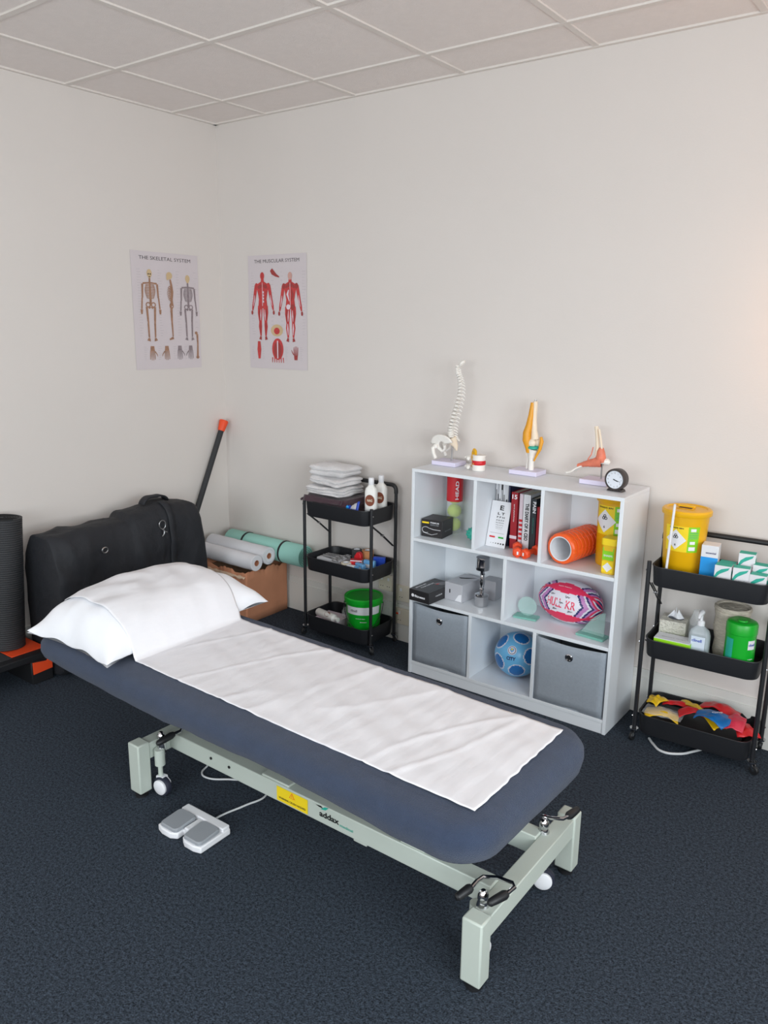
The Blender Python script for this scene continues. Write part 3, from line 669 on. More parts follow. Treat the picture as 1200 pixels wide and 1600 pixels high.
# shelf 2, right
o = thing('glass_award', 'round green-edged glass award on a rectangular base left of the rugby ball', 'glass award', (2.118, -.195, S2 + .0005), 8)
part('disc', MB().lathe([(.0005, -.004), (.041, -.004), (.043, -.002), (.043, .002), (.041, .004), (.0005, .004)], (0, .005, .052), 48, axis=(0, -1, 0), cap0=False, cap1=False), GLASSG, o)
part('base', MB().box(-.052, .052, -.028, .028, 0, .009), GLASSE, o, bevel=.001)
o = thing('arched_glass_award', 'glass award with a curved top at the right end below the orange roller', 'glass award', (2.432, -.222, S2 + .0005), -4)
part('base', MB().box(-.06, .06, -.03, .03, 0, .011), GLASSE, o, bevel=.001)
arc = [(.052 * math.cos(a), .0, .0115 + .105 * math.sin(a)) for a in [PI * k / 20 for k in range(21)]]
arc = [(-.05, 0, .0115)] + [(-.05 + .1 * k / 16, 0, .0115 + .10 * math.sin(PI / 2 * k / 16)) for k in range(1, 17)] + [(.05, 0, .0115)]
part('arched_plate', MB().prism([(a, .006, c) for a, b_, c in arc[:-1]] + [(.05, .006, .0115)], (0, -.008, 0)), GLASSG, o)
# rugby ball
RA, RB = .148, .092
def rug(t, th):   # t along the axis -1..1, th angle up from the front
    k = min(1, abs(t)); seg = math.degrees(th)
    d = lambda a0: abs((seg - a0 + 180) % 360 - 180)
    red = min(d(57), d(147), d(237), d(327)); f = min(d(12), d(102), d(192), d(282))
    if red < 17 * (1 - (k / .72) ** 2) or red < 6: return 1
    q = k + f * .0060
    if q < .56: return 0
    q2 = (q - .56) / .062
    return [2, 3, 3, 0, 2, 3, 1, 0, 2, 2, 1, 1][int(q2)] if q2 < 12 else 1
o = thing('rugby_ball', 'pink, white and navy rugby ball lettered HULL KR', 'rugby ball', (2.287, -.122, S2 + .0925), 0)
o.rotation_euler = (math.radians(0), math.radians(2), math.radians(-2))
m = MB(); n1, n2 = 90, 120
rings = []
for i in range(1, n1):
    s_ = math.sin(PI / 2 * (2 * i / n1 - 1)); xx = RA * s_; rr = RB * max(0, 1 - abs(s_) ** 2.05) ** .52
    rings.append([(xx, -rr * math.cos(2 * PI * k / n2), rr * math.sin(2 * PI * k / n2)) for k in range(n2)])
tilt = 0
m.rings(rings, mi=lambda k, i: rug(math.sin(PI / 2 * (2 * (k + 1.5) / n1 - 1)), 2 * PI * (i + .5) / n2 - tilt + .0))
part('ball_shell', m, [BALLW, PINKR, NAVY, MAUVE], o, smooth=180)
def rugfn(dx, dth, e=.0012):
    def fn(x, y):
        xx = x + dx; s_ = max(-1, min(1, xx / RA)); rr = RB * (1 - abs(s_) ** 2.05) ** .52 + e; a = (y / RB) + math.radians(dth)
        return Vector((xx, -rr * math.cos(a), rr * math.sin(a)))
    return fn
letters(o, 'HULL', PINKR, (0, 0, 0), X, Z, h=.038, w=.07, bold=0, fn=rugfn(-.035, 10))
letters(o, 'KR', PINKR, (0, 0, 0), X, Z, h=.036, w=.042, bold=0, fn=rugfn(.038, 10))
letters(o, 'KR', PINKR, (0, 0, 0), X, Z, h=.036, w=.042, bold=0, fn=rugfn(.0395, 10, .0014))
letters(o, 'HULL', PINKR, (0, 0, 0), X, Z, h=.038, w=.07, bold=0, fn=rugfn(-.0335, 10, .0014))
letters(o, 'Super League', WHITEP, (0, 0, 0), X, Z, h=.006, w=.06, bold=.02, fn=rugfn(-.01, 58))
m = MB()
for sx, sy, sc_ in ((-.05, 31, .011), (.02, 30, .012), (-.03, -8, .011), (.04, -7, .012), (-.002, 12, .011)):
    f_ = rugfn(sx, sy, .0016); m.tube([f_(sc_ * 1.6 * (q / 20 - .5) + sc_ * .25 * math.sin(q * 1.3), sc_ * .55 * math.sin(q * 1.9 + sx * 90) * (1 - q / 30)) for q in range(21)], .0005, 4)
part('signatures', m, BLACKI, o)
# football
o = thing('football', 'sky blue and deep blue football with a round badge and CITY', 'football', (2.050, -.128, S3 + .1025), 0)
gold = (1 + 5 ** .5) / 2; ico = []
for a in (-1, 1):
    for c in (-gold, gold): ico += [Vector((0, a, c)).normalized(), Vector((a, c, 0)).normalized(), Vector((c, 0, a)).normalized()]
facing = Vector((.43, -.80, .40)).normalized()
facing = (Matrix.Rotation(math.radians(-17), 3, 'Z') @ facing).normalized()
side = facing.cross(Vector((0, 0, 1))).normalized(); ico = []
for dist, cnt, off in ((52, 5, 18), (108, 6, 40), (165, 1, 0)):
    for k in range(cnt):
        a_ = math.radians(off + 360 * k / cnt); ax_ = (side * math.cos(a_) + side.cross(facing) * math.sin(a_)).normalized()
        ico.append((Matrix.Rotation(math.radians(dist), 3, ax_) @ facing).normalized())
def fcol(p):
    p = p.normalized()
    for i, c in enumerate(ico):
        a = math.degrees(p.angle(c))
        if (c - facing).length < .1: return 0
        if a < 19: return 1
        if a < 22: return 2
    return 0
part('ball_shell', MB().ball((0, 0, 0), .102, 120, 80, mi=fcol), [FBLUE, FDBLUE, BALLW], o, smooth=180)
Rf = Vector((0, 0, 1)).cross(facing).normalized(); Uf = facing.cross(Rf)
def sph(dx, dy, e):
    def fn(x, y):
        d = facing + Rf * ((x + dx) / .102) + Uf * ((y + dy) / .102); return d.normalized() * (.102 + e)
    return fn
f0 = sph(0, .012, .0010); m = MB()
m.poly([f0(.021 * math.cos(a * PI / 16), .021 * math.sin(a * PI / 16)) for a in range(32)], 0)
f1 = sph(0, .012, .0016); m.poly([f1(.0175 * math.cos(a * PI / 16), .0175 * math.sin(a * PI / 16)) for a in range(32)], 1)
f2 = sph(0, .012, .0022); m.poly([f2(.015 * math.cos(a * PI / 16), .015 * math.sin(a * PI / 16)) for a in range(32)], 0)
f3 = sph(0, .012, .0030); m.poly([f3(x_, y_) for x_, y_ in ((-.009, .009), (0, .010), (.009, .009), (.009, -.002), (0, -.011), (-.009, -.002))], 2)
f4 = sph(0, .012, .0036); m.poly([f4(x_, y_) for x_, y_ in ((-.005, .007), (.005, .007), (.003, .0), (-.003, .0))], 3)
part('club_badge', m, [BALLW, NAVY, LBLUE, YELLP], o, smooth=0)
letters(o, 'CITY', NAVY, (0, 0, 0), X, Z, h=.017, w=.044, bold=.045, fn=sph(0, -.026, .0010))

# ------------------------------------------------------------------ anatomical models on the bookcase
TOPZ = BH + .0008
def stand(o, lx, ly, rod=None, rx=0, ry=0, rh=.1):
    part('stand_base', MB().box(-lx / 2, lx / 2, -ly / 2, ly / 2, 0, .020), LILAC, o, bevel=.002)
    if rod: part('stand_rod', MB().tube([(rx, ry, .02), (rx, ry, rh)], rod, 12), STEEL, o)
# flexible spine
o = thing('spine_model', 'tall white model spine with pelvis on a lilac stand', 'spine model', (1.640, -.112, TOPZ), 0)
stand(o, .128, .098, .0035, .016, 0, .20)
def sp(t_):   # spine centreline 0..1 from sacrum to skull
    pts = [(.008, .130), (.006, .155), (.010, .19), (.022, .235), (.036, .28), (.046, .325), (.048, .365), (.040, .40), (.030, .425), (.028, .445)]
    f = t_ * (len(pts) - 1); i = min(int(f), len(pts) - 2); f -= i
    P0 = pts[max(i - 1, 0)]; P1 = pts[i]; P2 = pts[i + 1]; P3 = pts[min(i + 2, len(pts) - 1)]
    c = lambda k: .5 * (2 * P1[k] + (P2[k] - P0[k]) * f + (2 * P0[k] - 5 * P1[k] + 4 * P2[k] - P3[k]) * f * f + (3 * P1[k] - P0[k] - 3 * P2[k] + P3[k]) * f ** 3)
    return Vector((c(0), 0, c(1)))
nv = 24
for k in range(nv):
    t_ = (k + .5) / nv; c = sp(t_); d = (sp(min(1, t_ + .02)) - sp(max(0, t_ - .02))).normalized(); r = .0170 - .0085 * t_; hgt = .0060 - .0018 * t_
    m = MB(); m.lathe([(r * .6, -hgt), (r, -hgt * .9), (r * .82, 0), (r, hgt * .9), (r * .6, hgt)], c, 14, axis=d)
    pd = Vector((.9, .35, -.25)).normalized()
    m.tube([c + pd * r * .5, c + pd * (r * 1.5), c + pd * (r * 2.0 + .002) - d * .005], [.0035, .0028, .0016], 6)
    sd = d.cross(pd).normalized()
    m.tube([c + sd * -r * 1.5 + pd * r * .6, c + pd * r * .7, c + sd * r * 1.5 + pd * r * .6], [.0018, .0028, .0018], 6)
    part('vertebra', m, BONE, o)
m = MB(); m.ball((.030, .0, .452), (.010, .012, .006), 16, 10); m.ball((.050, .006, .464), (.019, .015, .009), 20, 12, M=Matrix.Rotation(math.radians(-48), 4, 'Y')); m.tube([(.032, 0, .452), (.044, .004, .457)], .005, 8)
part('occipital_plate', m, BONE, o)
m = MB(); m.tube([(.012, .0, .128), (.018, .006, .105), (.030, .010, .085), (.034, .01, .068)], [.022, .019, .011, .004], 12); part('sacrum', m, BONEY, o)
for s_, oy in ((-1, -.026), (1, .030)):
    m = MB()
    def wing(a, c, s_=s_, oy=oy):
        ang = PI * (.08 + .95 * a); R = .013 + .043 * c
        x_ = -.018 + R * math.cos(ang) * 1.05 - .004; z_ = .098 + R * math.sin(ang) * .78
        return (x_, oy + s_ * (.004 + .010 * c * math.sin(PI * a)) , z_)
    m.grid(wing, 18, 6)
    part('ilium', m, BONE, o, solid=.006, smooth=80)
    part('ischium', MB().tube([(-.052, oy, .098), (-.045, oy - s_ * .003, .078), (-.026, oy - s_ * .008, .062), (-.012, oy - s_ * .006, .074), (-.008, oy, .095)], [.011, .009, .0075, .006, .006], 10), BONE, o)
    m = MB(); m.ball((-.052, oy + s_ * .010, .085), .012, 16, 12); m.tube([(-.052, oy + s_ * .01, .085), (-.062, oy + s_ * .018, .076), (-.058, oy + s_ * .018, .055), (-.046, oy + s_ * .016, .030)], [.009, .011, .0095, .009], 12)
    part('femur_head', m, BONE, o)
# lumbar vertebra with disc
o = thing('vertebra_model', 'small white vertebrae model with a red disc and yellow nerve beside the spine', 'vertebra model', (1.822, -.150, TOPZ), 0)
def kid(z0, h_, r=.030): return [(r * .96, z0), (r, z0 + .003), (r * .93, z0 + h_ / 2), (r, z0 + h_ - .003), (r * .96, z0 + h_)]
part('vertebral_body', MB().lathe(kid(0, .026), (0, 0, 0), 36), BONE, o); part('vertebral_body', MB().lathe(kid(.046, .024), (0, 0, 0), 36), BONE, o)
part('disc', MB().lathe([(.028, .0262), (.0305, .031), (.0305, .041), (.028, .0458)], (0, 0, 0), 36), RED, o)
for z_ in (.016, .056):
    m = MB(); m.tube([(-.022, .008, z_), (-.042, .010, z_ + .002), (-.058, .006, z_ - .002), (-.074, .004, z_ - .006)], [.006, .0075, .007, .005], 10); m.tube([(-.040, -.018, z_), (-.042, 0, z_), (-.04, .026, z_)], [.004, .006, .004], 8)
    m.ball((-.048, -.012, z_ - .006), (.009, .007, .010), 12, 8); part('spinous_process', m, BONE, o)
part('nerve', MB().tube([(-.028, .004, .004), (-.031, .004, .04), (-.030, .004, .076), (-.024, -.002, .088), (-.012, -.014, .086), (-.004, -.022, .074)], [.007, .008, .010, .0095, .0075, .0055], 12), YELL, o)
part('nerve', MB().tube([(-.026, .0, .034), (-.018, -.018, .036), (-.008, -.029, .032)], [.005, .0045, .003], 8), YELL, o)
# knee
o = thing('knee_model', 'knee joint model with amber muscle and teal cartilage on a lilac stand', 'knee model', (2.030, -.085, TOPZ), 0)
stand(o, .132, .098)
m = MB()
m.tube([(.020, 0, .318), (.019, 0, .25), (.022, 0, .19), (.028, 0, .155)], [.0105, .0105, .013, .019], 16)
m.ball((.020, -.010, .140), (.019, .017, .019), 20, 14); m.ball((.034, .012, .140), (.018, .017, .020), 20, 14)
part('femur', m, BONEY, o)
m = MB(); m.tube([(.016, 0, .020), (.016, 0, .06), (.018, 0, .095), (.022, 0, .112)], [.0125, .012, .017, .024], 18); part('tibia', m, BONE, o)
part('fibula', MB().tube([(-.008, .008, .021), (-.005, .008, .06), (-.003, .008, .102)], [.006, .0045, .008], 10), BONE, o)
part('cartilage', MB().lathe([(.020, .113), (.026, .116), (.026, .123), (.020, .127)], (.022, -.002, 0), 28), TEALP, o)
m = MB(); m.tube([(.010, -.004, .312), (.007, -.008, .26), (.002, -.010, .215), (-.006, -.012, .18), (-.004, -.014, .150), (.004, -.012, .115), (.004, -.014, .095)], [.009, .0115, .015, .018, .019, .013, .007], 16)
part('thigh_muscle', m, MUSY, o)
m = MB(); m.tube([(.058, -.006, .168), (.064, -.008, .150), (.058, -.010, .115), (.044, -.012, .085), (.034, -.012, .062)], [.006, .0085, .007, .005, .003], 12); part('patellar_ligament', m, MUSY, o)
for yy in (-.016,): part('side_ligament', MB().tube([(-.006, yy, .165), (-.010, yy, .12), (-.008, yy + .02, .075)], [.003, .0025, .002], 8), BONE, o)
part('rod_tip', MB().tube([(.020, 0, .318), (.020, 0, .325)], .004, 10), STEEL, o)
# foot and ankle
o = thing('foot_model', 'foot and ankle skeleton model with salmon ligaments on a white stand', 'foot model', (2.352, -.092, TOPZ), 0)
stand(o, .118, .095, .0035, .016, .0, .09)
m = MB(); m.tube([(-.020, 0, .235), (-.014, 0, .20), (-.008, 0, .15), (-.004, 0, .118)], [.0085, .0075, .008, .015], 14); part('tibia', m, BONEY, o)
part('fibula', MB().tube([(-.004, -.010, .226), (.006, -.012, .19), (.016, -.012, .14), (.018, -.010, .108)], [.0045, .004, .0045, .009], 10), BONEY, o)
m = MB(); m.tube([(.046, .004, .088), (.036, .002, .094), (.016, 0, .096), (-.006, 0, .092), (-.03, -.002, .086), (-.05, -.004, .076)], [.008, .014, .013, .016, .013, .010], 14); part('heel_bone', m, BONE, o)
m = MB()
m.grid(lambda a, c: (lambda t, th: Vector((.018 - .105 * t, -.004 + (.021 - .011 * t) * math.cos(th), .097 - .030 * t + (.026 - .019 * t + .004 * nz((t * 9, th, 3))) * math.sin(th))))(a, 2 * PI * c), 16, 20)
part('ligament_wrap', m, LIGA, o, smooth=180)
part('ligament_wrap', MB().tube([(.012, -.008, .150), (.010, -.006, .135), (.010, -.004, .11), (.016, -.002, .09)], [.009, .016, .021, .016], 14), LIGA, o)
part('ankle_tendon', MB().tube([(-.024, -.008, .150), (-.030, -.008, .118), (-.044, -.008, .096)], .0022, 8), LIGA, o)
for k in range(5):
    dy = -.016 + k * .008; e = .006 * abs(k - 1.5)
    m = MB(); m.tube([(-.066, dy * .7, .070 - e * .3), (-.088, dy, .056), (-.108 + e * .6, dy * 1.25, .044), (-.116 + e, dy * 1.35, .040)], [.0045, .0032, .0045, .003], 8); m.tube([(-.116 + e, dy * 1.35, .040), (-.128 + e, dy * 1.4, .036), (-.137 + e, dy * 1.45, .033)], [.0045, .0035, .0038], 8)
    part('toe_bone', m, BONE, o)
# clock
o = thing('alarm_clock', 'small round black desk clock with a white numbered dial', 'clock', (2.470, -.192, TOPZ), -6)
ck = (0, 0, .047)
part('clock_case', MB().lathe([(.034, .028), (.042, .020), (.0435, 0), (.0435, -.014), (.041, -.018), (.0365, -.0185), (.036, -.014), (.0355, -.013)], (0, 0, .047), 48, axis=(0, 1, 0), cap1=True), mat('dark_bronze_plastic', (60, 54, 54), .4), o)
part('foot', MB().prism([(-.033, -.012, 0), (.033, -.012, 0), (.028, -.012, .008), (.012, -.012, .013), (-.012, -.012, .013), (-.028, -.012, .008)], (0, .034, 0)), mat('dark_bronze_base', (52, 46, 46), .4), o, bevel=.001)
DO = Vector((0, -.0160, .047))
dl = part('dial', disc(DO, X, Z, .0352, n=48), mat('clock_dial_white', (222, 228, 238), .4), o, smooth=0)
for k in range(1, 13):
    a = PI / 2 - k * PI / 6; letters(dl, str(k), GREYI, DO + Vector((.0275 * math.cos(a), -.0008, .0275 * math.sin(a))), X, Z, h=.0058, bold=.01, name='numeral')
def hand(nm, ang, ln, wd_):
    a = math.radians(90 - ang); d = Vector((math.cos(a), 0, math.sin(a))); n_ = Vector((-d.z, 0, d.x)); q = DO + Vector((0, -.0016, 0))
    part(nm, MB().prism([q - d * .005 - n_ * wd_, q - d * .005 + n_ * wd_, q + d * ln + n_ * wd_ * .4, q + d * ln - n_ * wd_ * .4], (0, -.0006, 0)), BLACKI, o, smooth=0)
hand('hour_hand', 112, .016, .0020); hand('minute_hand', 104, .026, .0012)

# ------------------------------------------------------------------ rolling trolleys
def trolley(label, loc, rz):
    o = thing('rolling_trolley', label, 'trolley', loc, rz, 'black three-tier trolleys against the back wall')
    for px in (-.220, .220):
        for py in (-.1, .1):
            part('post', MB().tube([(px, py, .052), (px, py, .752 if py < 0 else .80)], .0085, 12), BLACKM, o)
            T = Matrix.Translation((px, py, 0)) @ Matrix.Rotation(px * 3 + py * 11, 4, 'Z')
            c = part('castor', MB(T).lathe([(.004, .05), (.017, .051), (.017, .046), (.012, .04), (.006, .038)], (0, 0, 0), 16).prism([(-.006, -.009, .042), (.008, -.009, .042), (.019, -.009, .02), (.011, -.009, .016)], (0, .0015, 0)).prism([(-.006, .0075, .042), (.008, .0075, .042), (.019, .0075, .02), (.011, .0075, .016)], (0, .0015, 0)), CHROME, o)
            part('wheel', MB(T).lathe([(.006, -.0065), (.016, -.0065), (.018, -.004), (.018, .004), (.016, .0065), (.006, .0065)], (.012, 0, .0185), 20, axis=(0, 1, 0)), BLACKP, c)
    for z0, z1 in ((.662, .738), (.372, .443), (.045, .124)):
        m = MB(); base = rrect(.418, .250, .045, 8); b_ = [(x_ * .965, y_ * .95) for x_, y_ in base]
        m.rings([[(x_, y_, z0) for x_, y_ in b_], [(x_, y_, z0 + .006) for x_, y_ in [(p[0] * 1.012, p[1] * 1.015) for p in b_]], [(x_, y_, z1) for x_, y_ in base],
                 [(x_ * 1.012, y_ * 1.02, z1 + .001) for x_, y_ in base], [(x_ * 1.010, y_ * 1.016, z1 + .0035) for x_, y_ in base], [(x_ * .985, y_ * .975, z1 + .002) for x_, y_ in base],
                 [(x_ * .95, y_ * .935, z0 + .005) for x_, y_ in base]])
        tr = part('tray', m, BLACKM, o, smooth=50)
        for px in (-.2135, .2135):
            for py in (-.1, .1): part('screw', MB().lathe([(.0036, 0), (.0036, .0022), (.0018, .003)], (px * 1.072, py, z1 - .022), 10, axis=(1 if px > 0 else -1, 0, 0)), CHROME, tr)
    r_ = .028; pts = []
    for k in range(7): a = PI / 2 * k / 6; pts.append((-.220 + r_ - r_ * math.cos(a), .1 , .812 + r_ * math.sin(a)))
    for k in range(7): a = PI / 2 * (1 - k / 6); pts.append((.220 - r_ + r_ * math.cos(a), .1, .812 + r_ * math.sin(a)))
    pts = [(-.220, .1, .798)] + pts + [(.220, .1, .798)]
    part('handle_rail', MB().tube(pts, .0105, 12), BLACKP, o)
    for px in (-.211, .211):
        for dx in (-.004, .004):
            part('folding_brace', MB().tube([(px + dx, -.085, .662), (px + dx, .0, .60), (px + dx, .093, .525)], .0030, 6), BLACKM, o)
        part('brace_joint', MB().tube([(px - .008, .0, .60), (px + .008, .0, .60)], .006, 10), STEEL, o)
    m = MB(); m.tube([(-.218, -.098, .365), (.218, -.098, .365)], .003, 6)
    return o
tl = trolley('black three-tier trolley with towels and a green bucket, left of the bookcase', (1.076, -.150, 0), 0)
TRX, TRY, TRR = 2.862, -.140, 3
tr = dup(tl, 'black three-tier trolley with a yellow sharps bin, right of the bookcase', (TRX, TRY, 0), TRR)
def RT(x, y):   # shift to the turned right trolley
    a = math.radians(TRR); return (TRX + x * math.cos(a) - y * math.sin(a), TRY + x * math.sin(a) + y * math.cos(a))
T1, T2, T3 = .668, .378, .051

# left trolley, top tray
def cloth(w_, d_, h_, seed, fold=3):
    m = MB(); rings = []
    base = rrect(w_, d_, min(w_, d_) * .16, 5)
    full = []
    for i in range(len(base)):
        a = Vector(base[i]); c = Vector(base[(i + 1) % len(base)]); n = max(1, int((c - a).length / .02)); full += [a.lerp(c, k / n) for k in range(n)]
    L_ = []
    for k in range(fold):
        for q, e in ((0.0, -.020), (.25, .0), (.6, .004), (1.0, -.020)): L_.append((k + q, e))
    for q, e in L_:
        z = h_ * q / fold; rings.append([(p.x * (1 + e * 3) + .012 * nz((p.x * 12, p.y * 12, q * 1.7), 1, seed), p.y * (1 + e * 4) + .012 * nz((p.x * 12, p.y * 12, q * 1.7), 1, seed + 2), z + .012 * nz((p.x * 8, p.y * 8, 0), 1, seed) * (q > 0)) for p in full])
    for s_ in (.85, .6, .3):
        rings.append([(p.x * s_, p.y * s_, h_ + .006 * (1 - s_) + .014 * nz((p.x * s_ * 9, p.y * s_ * 9, 0), 1, seed)) for p in full])
    m.rings(rings); return m
o = part('folded_towel', cloth(.27, .215, .10, 3, 2), MAROON, None, smooth=60, bevel=0); tag(o, 'dark plum towel folded under the white towels, hanging over the tray rim', 'towel', loc=(.998, -.150, T1 + .001))
m2 = MB()
def drape(a, c):
    x_ = -.165 - .062 * a; z_ = .090 - .012 * math.sin(a * PI) - .032 * max(0, a - .75) * 4 * .6; return Vector((x_ + .075, (-.118 + .22 * c), z_ + .005 * nz((a * 4, c * 9, 2))))
m2.grid(drape, 10, 16); dr = part('hanging_flap', m2, MAROON, o, smooth=180, solid=.010)
m3 = MB(); m3.grid(lambda a, c: Vector((-.13 + .25 * a, -.11 - .012 * c, .100 - .030 * c * (1 - .4 * a) + .004 * nz((a * 8, c * 3, 5)))), 18, 5); part('front_flap', m3, MAROON, o, smooth=180, solid=.008)
wz = T1 + .113
w1 = part('folded_towel', cloth(.245, .195, .040, 11, 3), TOWEL, None, smooth=60); tag(w1, 'white terry towel at the bottom of the white pile on the trolley', 'towel', 'white towels on the trolley', (.984, -.160, wz), 3)
w2 = part('folded_towel', cloth(.225, .185, .036, 19, 2), TOWEL, None, smooth=60); tag(w2, 'white terry towel in the middle of the white pile on the trolley', 'towel', 'white towels on the trolley', (.988, -.152, wz + .050), -3)
w3 = part('folded_towel', cloth(.220, .175, .044, 27, 2), TOWEL, None, smooth=60); tag(w3, 'white terry towel on top of the white pile on the trolley', 'towel', 'white towels on the trolley', (.982, -.150, wz + .094), 2)
o = thing('lotion_bottle', 'white lotion bottle with a round brown label, the one nearer the trolley front', 'bottle', (1.240, -.182, T1 + .001), 20, 'white lotion bottles on the left trolley'); o.scale = (1.08, 1.08, 1.27)
part('bottle_body', MB().rings([[(x_, y_, z_) for x_, y_ in rrect(.058 * s_, .040 * s_, .017 * s_, 6)] for z_, s_ in ((0, .94), (.003, 1), (.120, 1), (.134, .85), (.142, .5), (.148, .42))]), BOTW, o)
part('cap', MB().lathe([(.0125, .148), (.013, .15), (.013, .172), (.0115, .175)], (0, 0, 0), 24), WHITEP, o)
lb = part('round_label', disc((0, -.0207, .088), X, Z, .0225, n=32), BROWN, o, smooth=0)
letters(lb, 'NAG', CREAMT, (0, -.0212, .088), X, Z, h=.010, w=.024, bold=.02)
part('label_line', MB().tube([(-.018, -.0207, .05), (.028, -.0207, .025)], .0006, 5), GREYI, o)
dup(o, 'white lotion bottle with a round brown label, the one nearer the wall', (1.239, -.100, T1 + .001), 16)
o = thing('wipes_packet', 'blue and white plastic packet at the front of the upper left tray', 'packet', (1.168, -.238, T1 + .062), -6)
m = MB(); m.grid(lambda a, c: Vector((-.055 + .10 * a, -.006 + .016 * c + .006 * math.sin(a * 5), -.01 + (.022 + .055 * max(0, a - .35)) * c + .003 * nz((a * 7, c * 5, 1)))), 14, 6, mi=lambda a, c: 0 if (a < .35 or c < .3 or a > .8) else 1)
part('packet_film', m, [ROYAL, WCARD], o, smooth=60, solid=.006); part('packet_tip', MB().ball((-.052, .002, .006), (.022, .009, .012), 16, 10), BLUE, o)

# left trolley, middle tray
def scissors(x, y, rz, label, z=.443):
    o = thing('scissors', label, 'scissors', (x, y, z), rz, 'steel scissors in the middle tray')
    for s_ in (-1, 1):
        part('blade', MB().prism([(-.075, s_ * .001, s_ * .001), (.0, s_ * .005, s_ * .001), (.012, s_ * .004, s_ * .001), (.01, -s_ * .004, s_ * .001), (-.06, -s_ * .003, s_ * .001)], (0, 0, .0018)), STEEL, o)
        part('finger_ring', MB().tube([(.046 + .018 * math.cos(a * PI / 8), s_ * .016 + .011 * math.sin(a * PI / 8), s_ * .001) for a in range(16)], .0024, 8, closed=True).tube([(.008, 0, 0), (.030, s_ * .009, 0)], .0022, 6), STEEL, o)
    return o
# loose folded paper packet that the scissors lie on
o = part('dressing_packet', MB().box(-.075, .075, -.05, .05, 0, .048), WCARD, None, bevel=.003); tag(o, 'white dressing packet under the scissors in the middle tray', 'packet', loc=(.965, -.145, T2 + .0005), rz=4)
s1 = scissors(.975, -.115, 10, 'steel scissors nearest the wall in the middle tray', .4295)
s2_ = dup(s1, 'steel scissors lying between the other two pairs in the middle tray', (.965, -.145, .4295), 2)
s3_ = dup(s1, 'steel scissors nearest the front rim of the middle tray', (.975, -.178, .4295), -6)
def tape(x, y, z, r, h, m_, label, cat='tape roll', ri=.017, group=None, rz=0):
    o = thing('tape_roll', label, cat, (x, y, z), rz, group)
    part('tape_layers', MB().lathe([(ri, 0), (r - .002, 0), (r, .002), (r, h - .002), (r - .002, h), (ri, h)], (0, 0, 0), 40, cap0=False, cap1=False), m_, o)
    part('core', MB().lathe([(ri, 0), (ri - .0015, 0), (ri - .0015, h), (ri, h)], (0, 0, 0), 32, cap0=False, cap1=False), WCARD, o); return o
pk = part('bandage_box', MB().box(-.055, .055, -.035, .035, 0, .045), WCARD, None, bevel=.002); tag(pk, 'white carton under the charcoal and tan tape rolls', 'box', loc=(1.120, -.078, T2 + .0005), rz=2)
tape(1.055 + .012, -.078 + .0, T2 + .0465 , .0265, .048, GREYT, 'charcoal tape roll standing behind the scissors')
pk.location.x = 1.118; 
tape(1.128, -.062, T2 + .0465, .030, .050, TAN, 'tan tape roll in the middle tray')
tape(1.105, -.212, T2 + .0008, .027, .060, CREAMT, 'cream tape roll at the front of the middle tray')
o = thing('tape_dispenser', 'red plastic tape dispenser in the middle tray', 'dispenser', (1.118, -.128, T2 + .001), 10)
part('holder', MB().prism([(-.02, -.012, .0), (.02, -.012, .0), (.02, -.012, .085), (.010, -.012, .100), (-.006, -.012, .098), (-.02, -.012, .075)], (0, .026, 0)), RED, o, bevel=.004)
o = thing('plaster_box', 'small red and white plaster box in the middle tray', 'box', (1.140, -.172, T2 + .001), 28)
part('box_body', MB().box(-.030, .030, -.016, .016, 0, .072), WCARD, o, bevel=.001); m = MB(); card((0, -.0166, .052), X, Z, .058, .030, 0, m); part('red_print', m, RED, o, smooth=0)
m = MB(); m.box(-.0305, .0305, -.0163, .0163, .0722, .0735); part('red_lid', m, RED, o)
for k, (x_, y_, z_, rz_, m_, lb_) in enumerate(((1.205, -.145, 0, 8, LBLUE, 'sky blue dressing packet leaning at the back right of the middle tray'), (1.185, -.195, 0, -14, LBLUE, 'sky blue dressing packet in front, next to the white one'), (1.222, -.085, 0, 24, ROYAL, 'royal blue packet at the wall side of the middle tray'), (1.165, -.236, 0, 4, WCARD, 'white packet with a blue end at the front rim of the middle tray'))):
    o = thing('dressing_packet', lb_, 'packet', (x_, y_, T2 + .001), rz_, None)
    hh = (.075, .066, .082, .062)[k]; m = MB(); m.box(-.032, .032, -.011, .011, 0, hh); part('packet_body', m, m_, o, bevel=.004)
    if k < 2: part('white_print', card((0, -.0116, hh * .6), X, Z, .04, .02), WCARD, o, smooth=0)
    if k == 3: part('blue_end', MB().box(.020, .0325, -.0115, .0115, .001, hh + .0006), LBLUE, o)

# left trolley, bottom tray
o = thing('lidded_bucket', 'bright green lidded bucket in the bottom tray', 'bucket', (1.172, -.150, T3 + .001), -55)
part('bucket_body', MB().lathe([(.078, 0), (.081, .004), (.094, .195)], (0, 0, 0), 56), GREEN, o)
part('lid', MB().lathe([(.094, .186), (.0995, .186), (.101, .190), (.101, .208), (.0975, .212), (.091, .212), (.088, .207), (.02, .206)], (0, 0, 0), 56), GREEN, o)
m = MB(); cylpatch(m, .0905, -60, 62, .130, .172, 0, r1=.0935, n=24); part('white_label', m, WCARD, o)
wrapcyl(o, 'clinell', GREYI, 0.0932, -30, .152, .013, .040, bold=.02); wrapcyl(o, 'universal wipes', WHITEP, 0.0900, -8, .110, .006, .05, bold=.01); wrapcyl(o, 'disinfectant', WHITEP, 0.0892, 2, .092, .005, .035)
part('wire_handle', MB().tube([((.0965 + .004 * math.sin(PI * k / 20)) * math.cos(PI * (k / 20 - .5)) + .002, .101 * math.sin(PI * (k / 20 - .5)), .175 - .125 * math.sin(PI * k / 20)) for k in range(21)], .0018, 6), BLACKI, o)
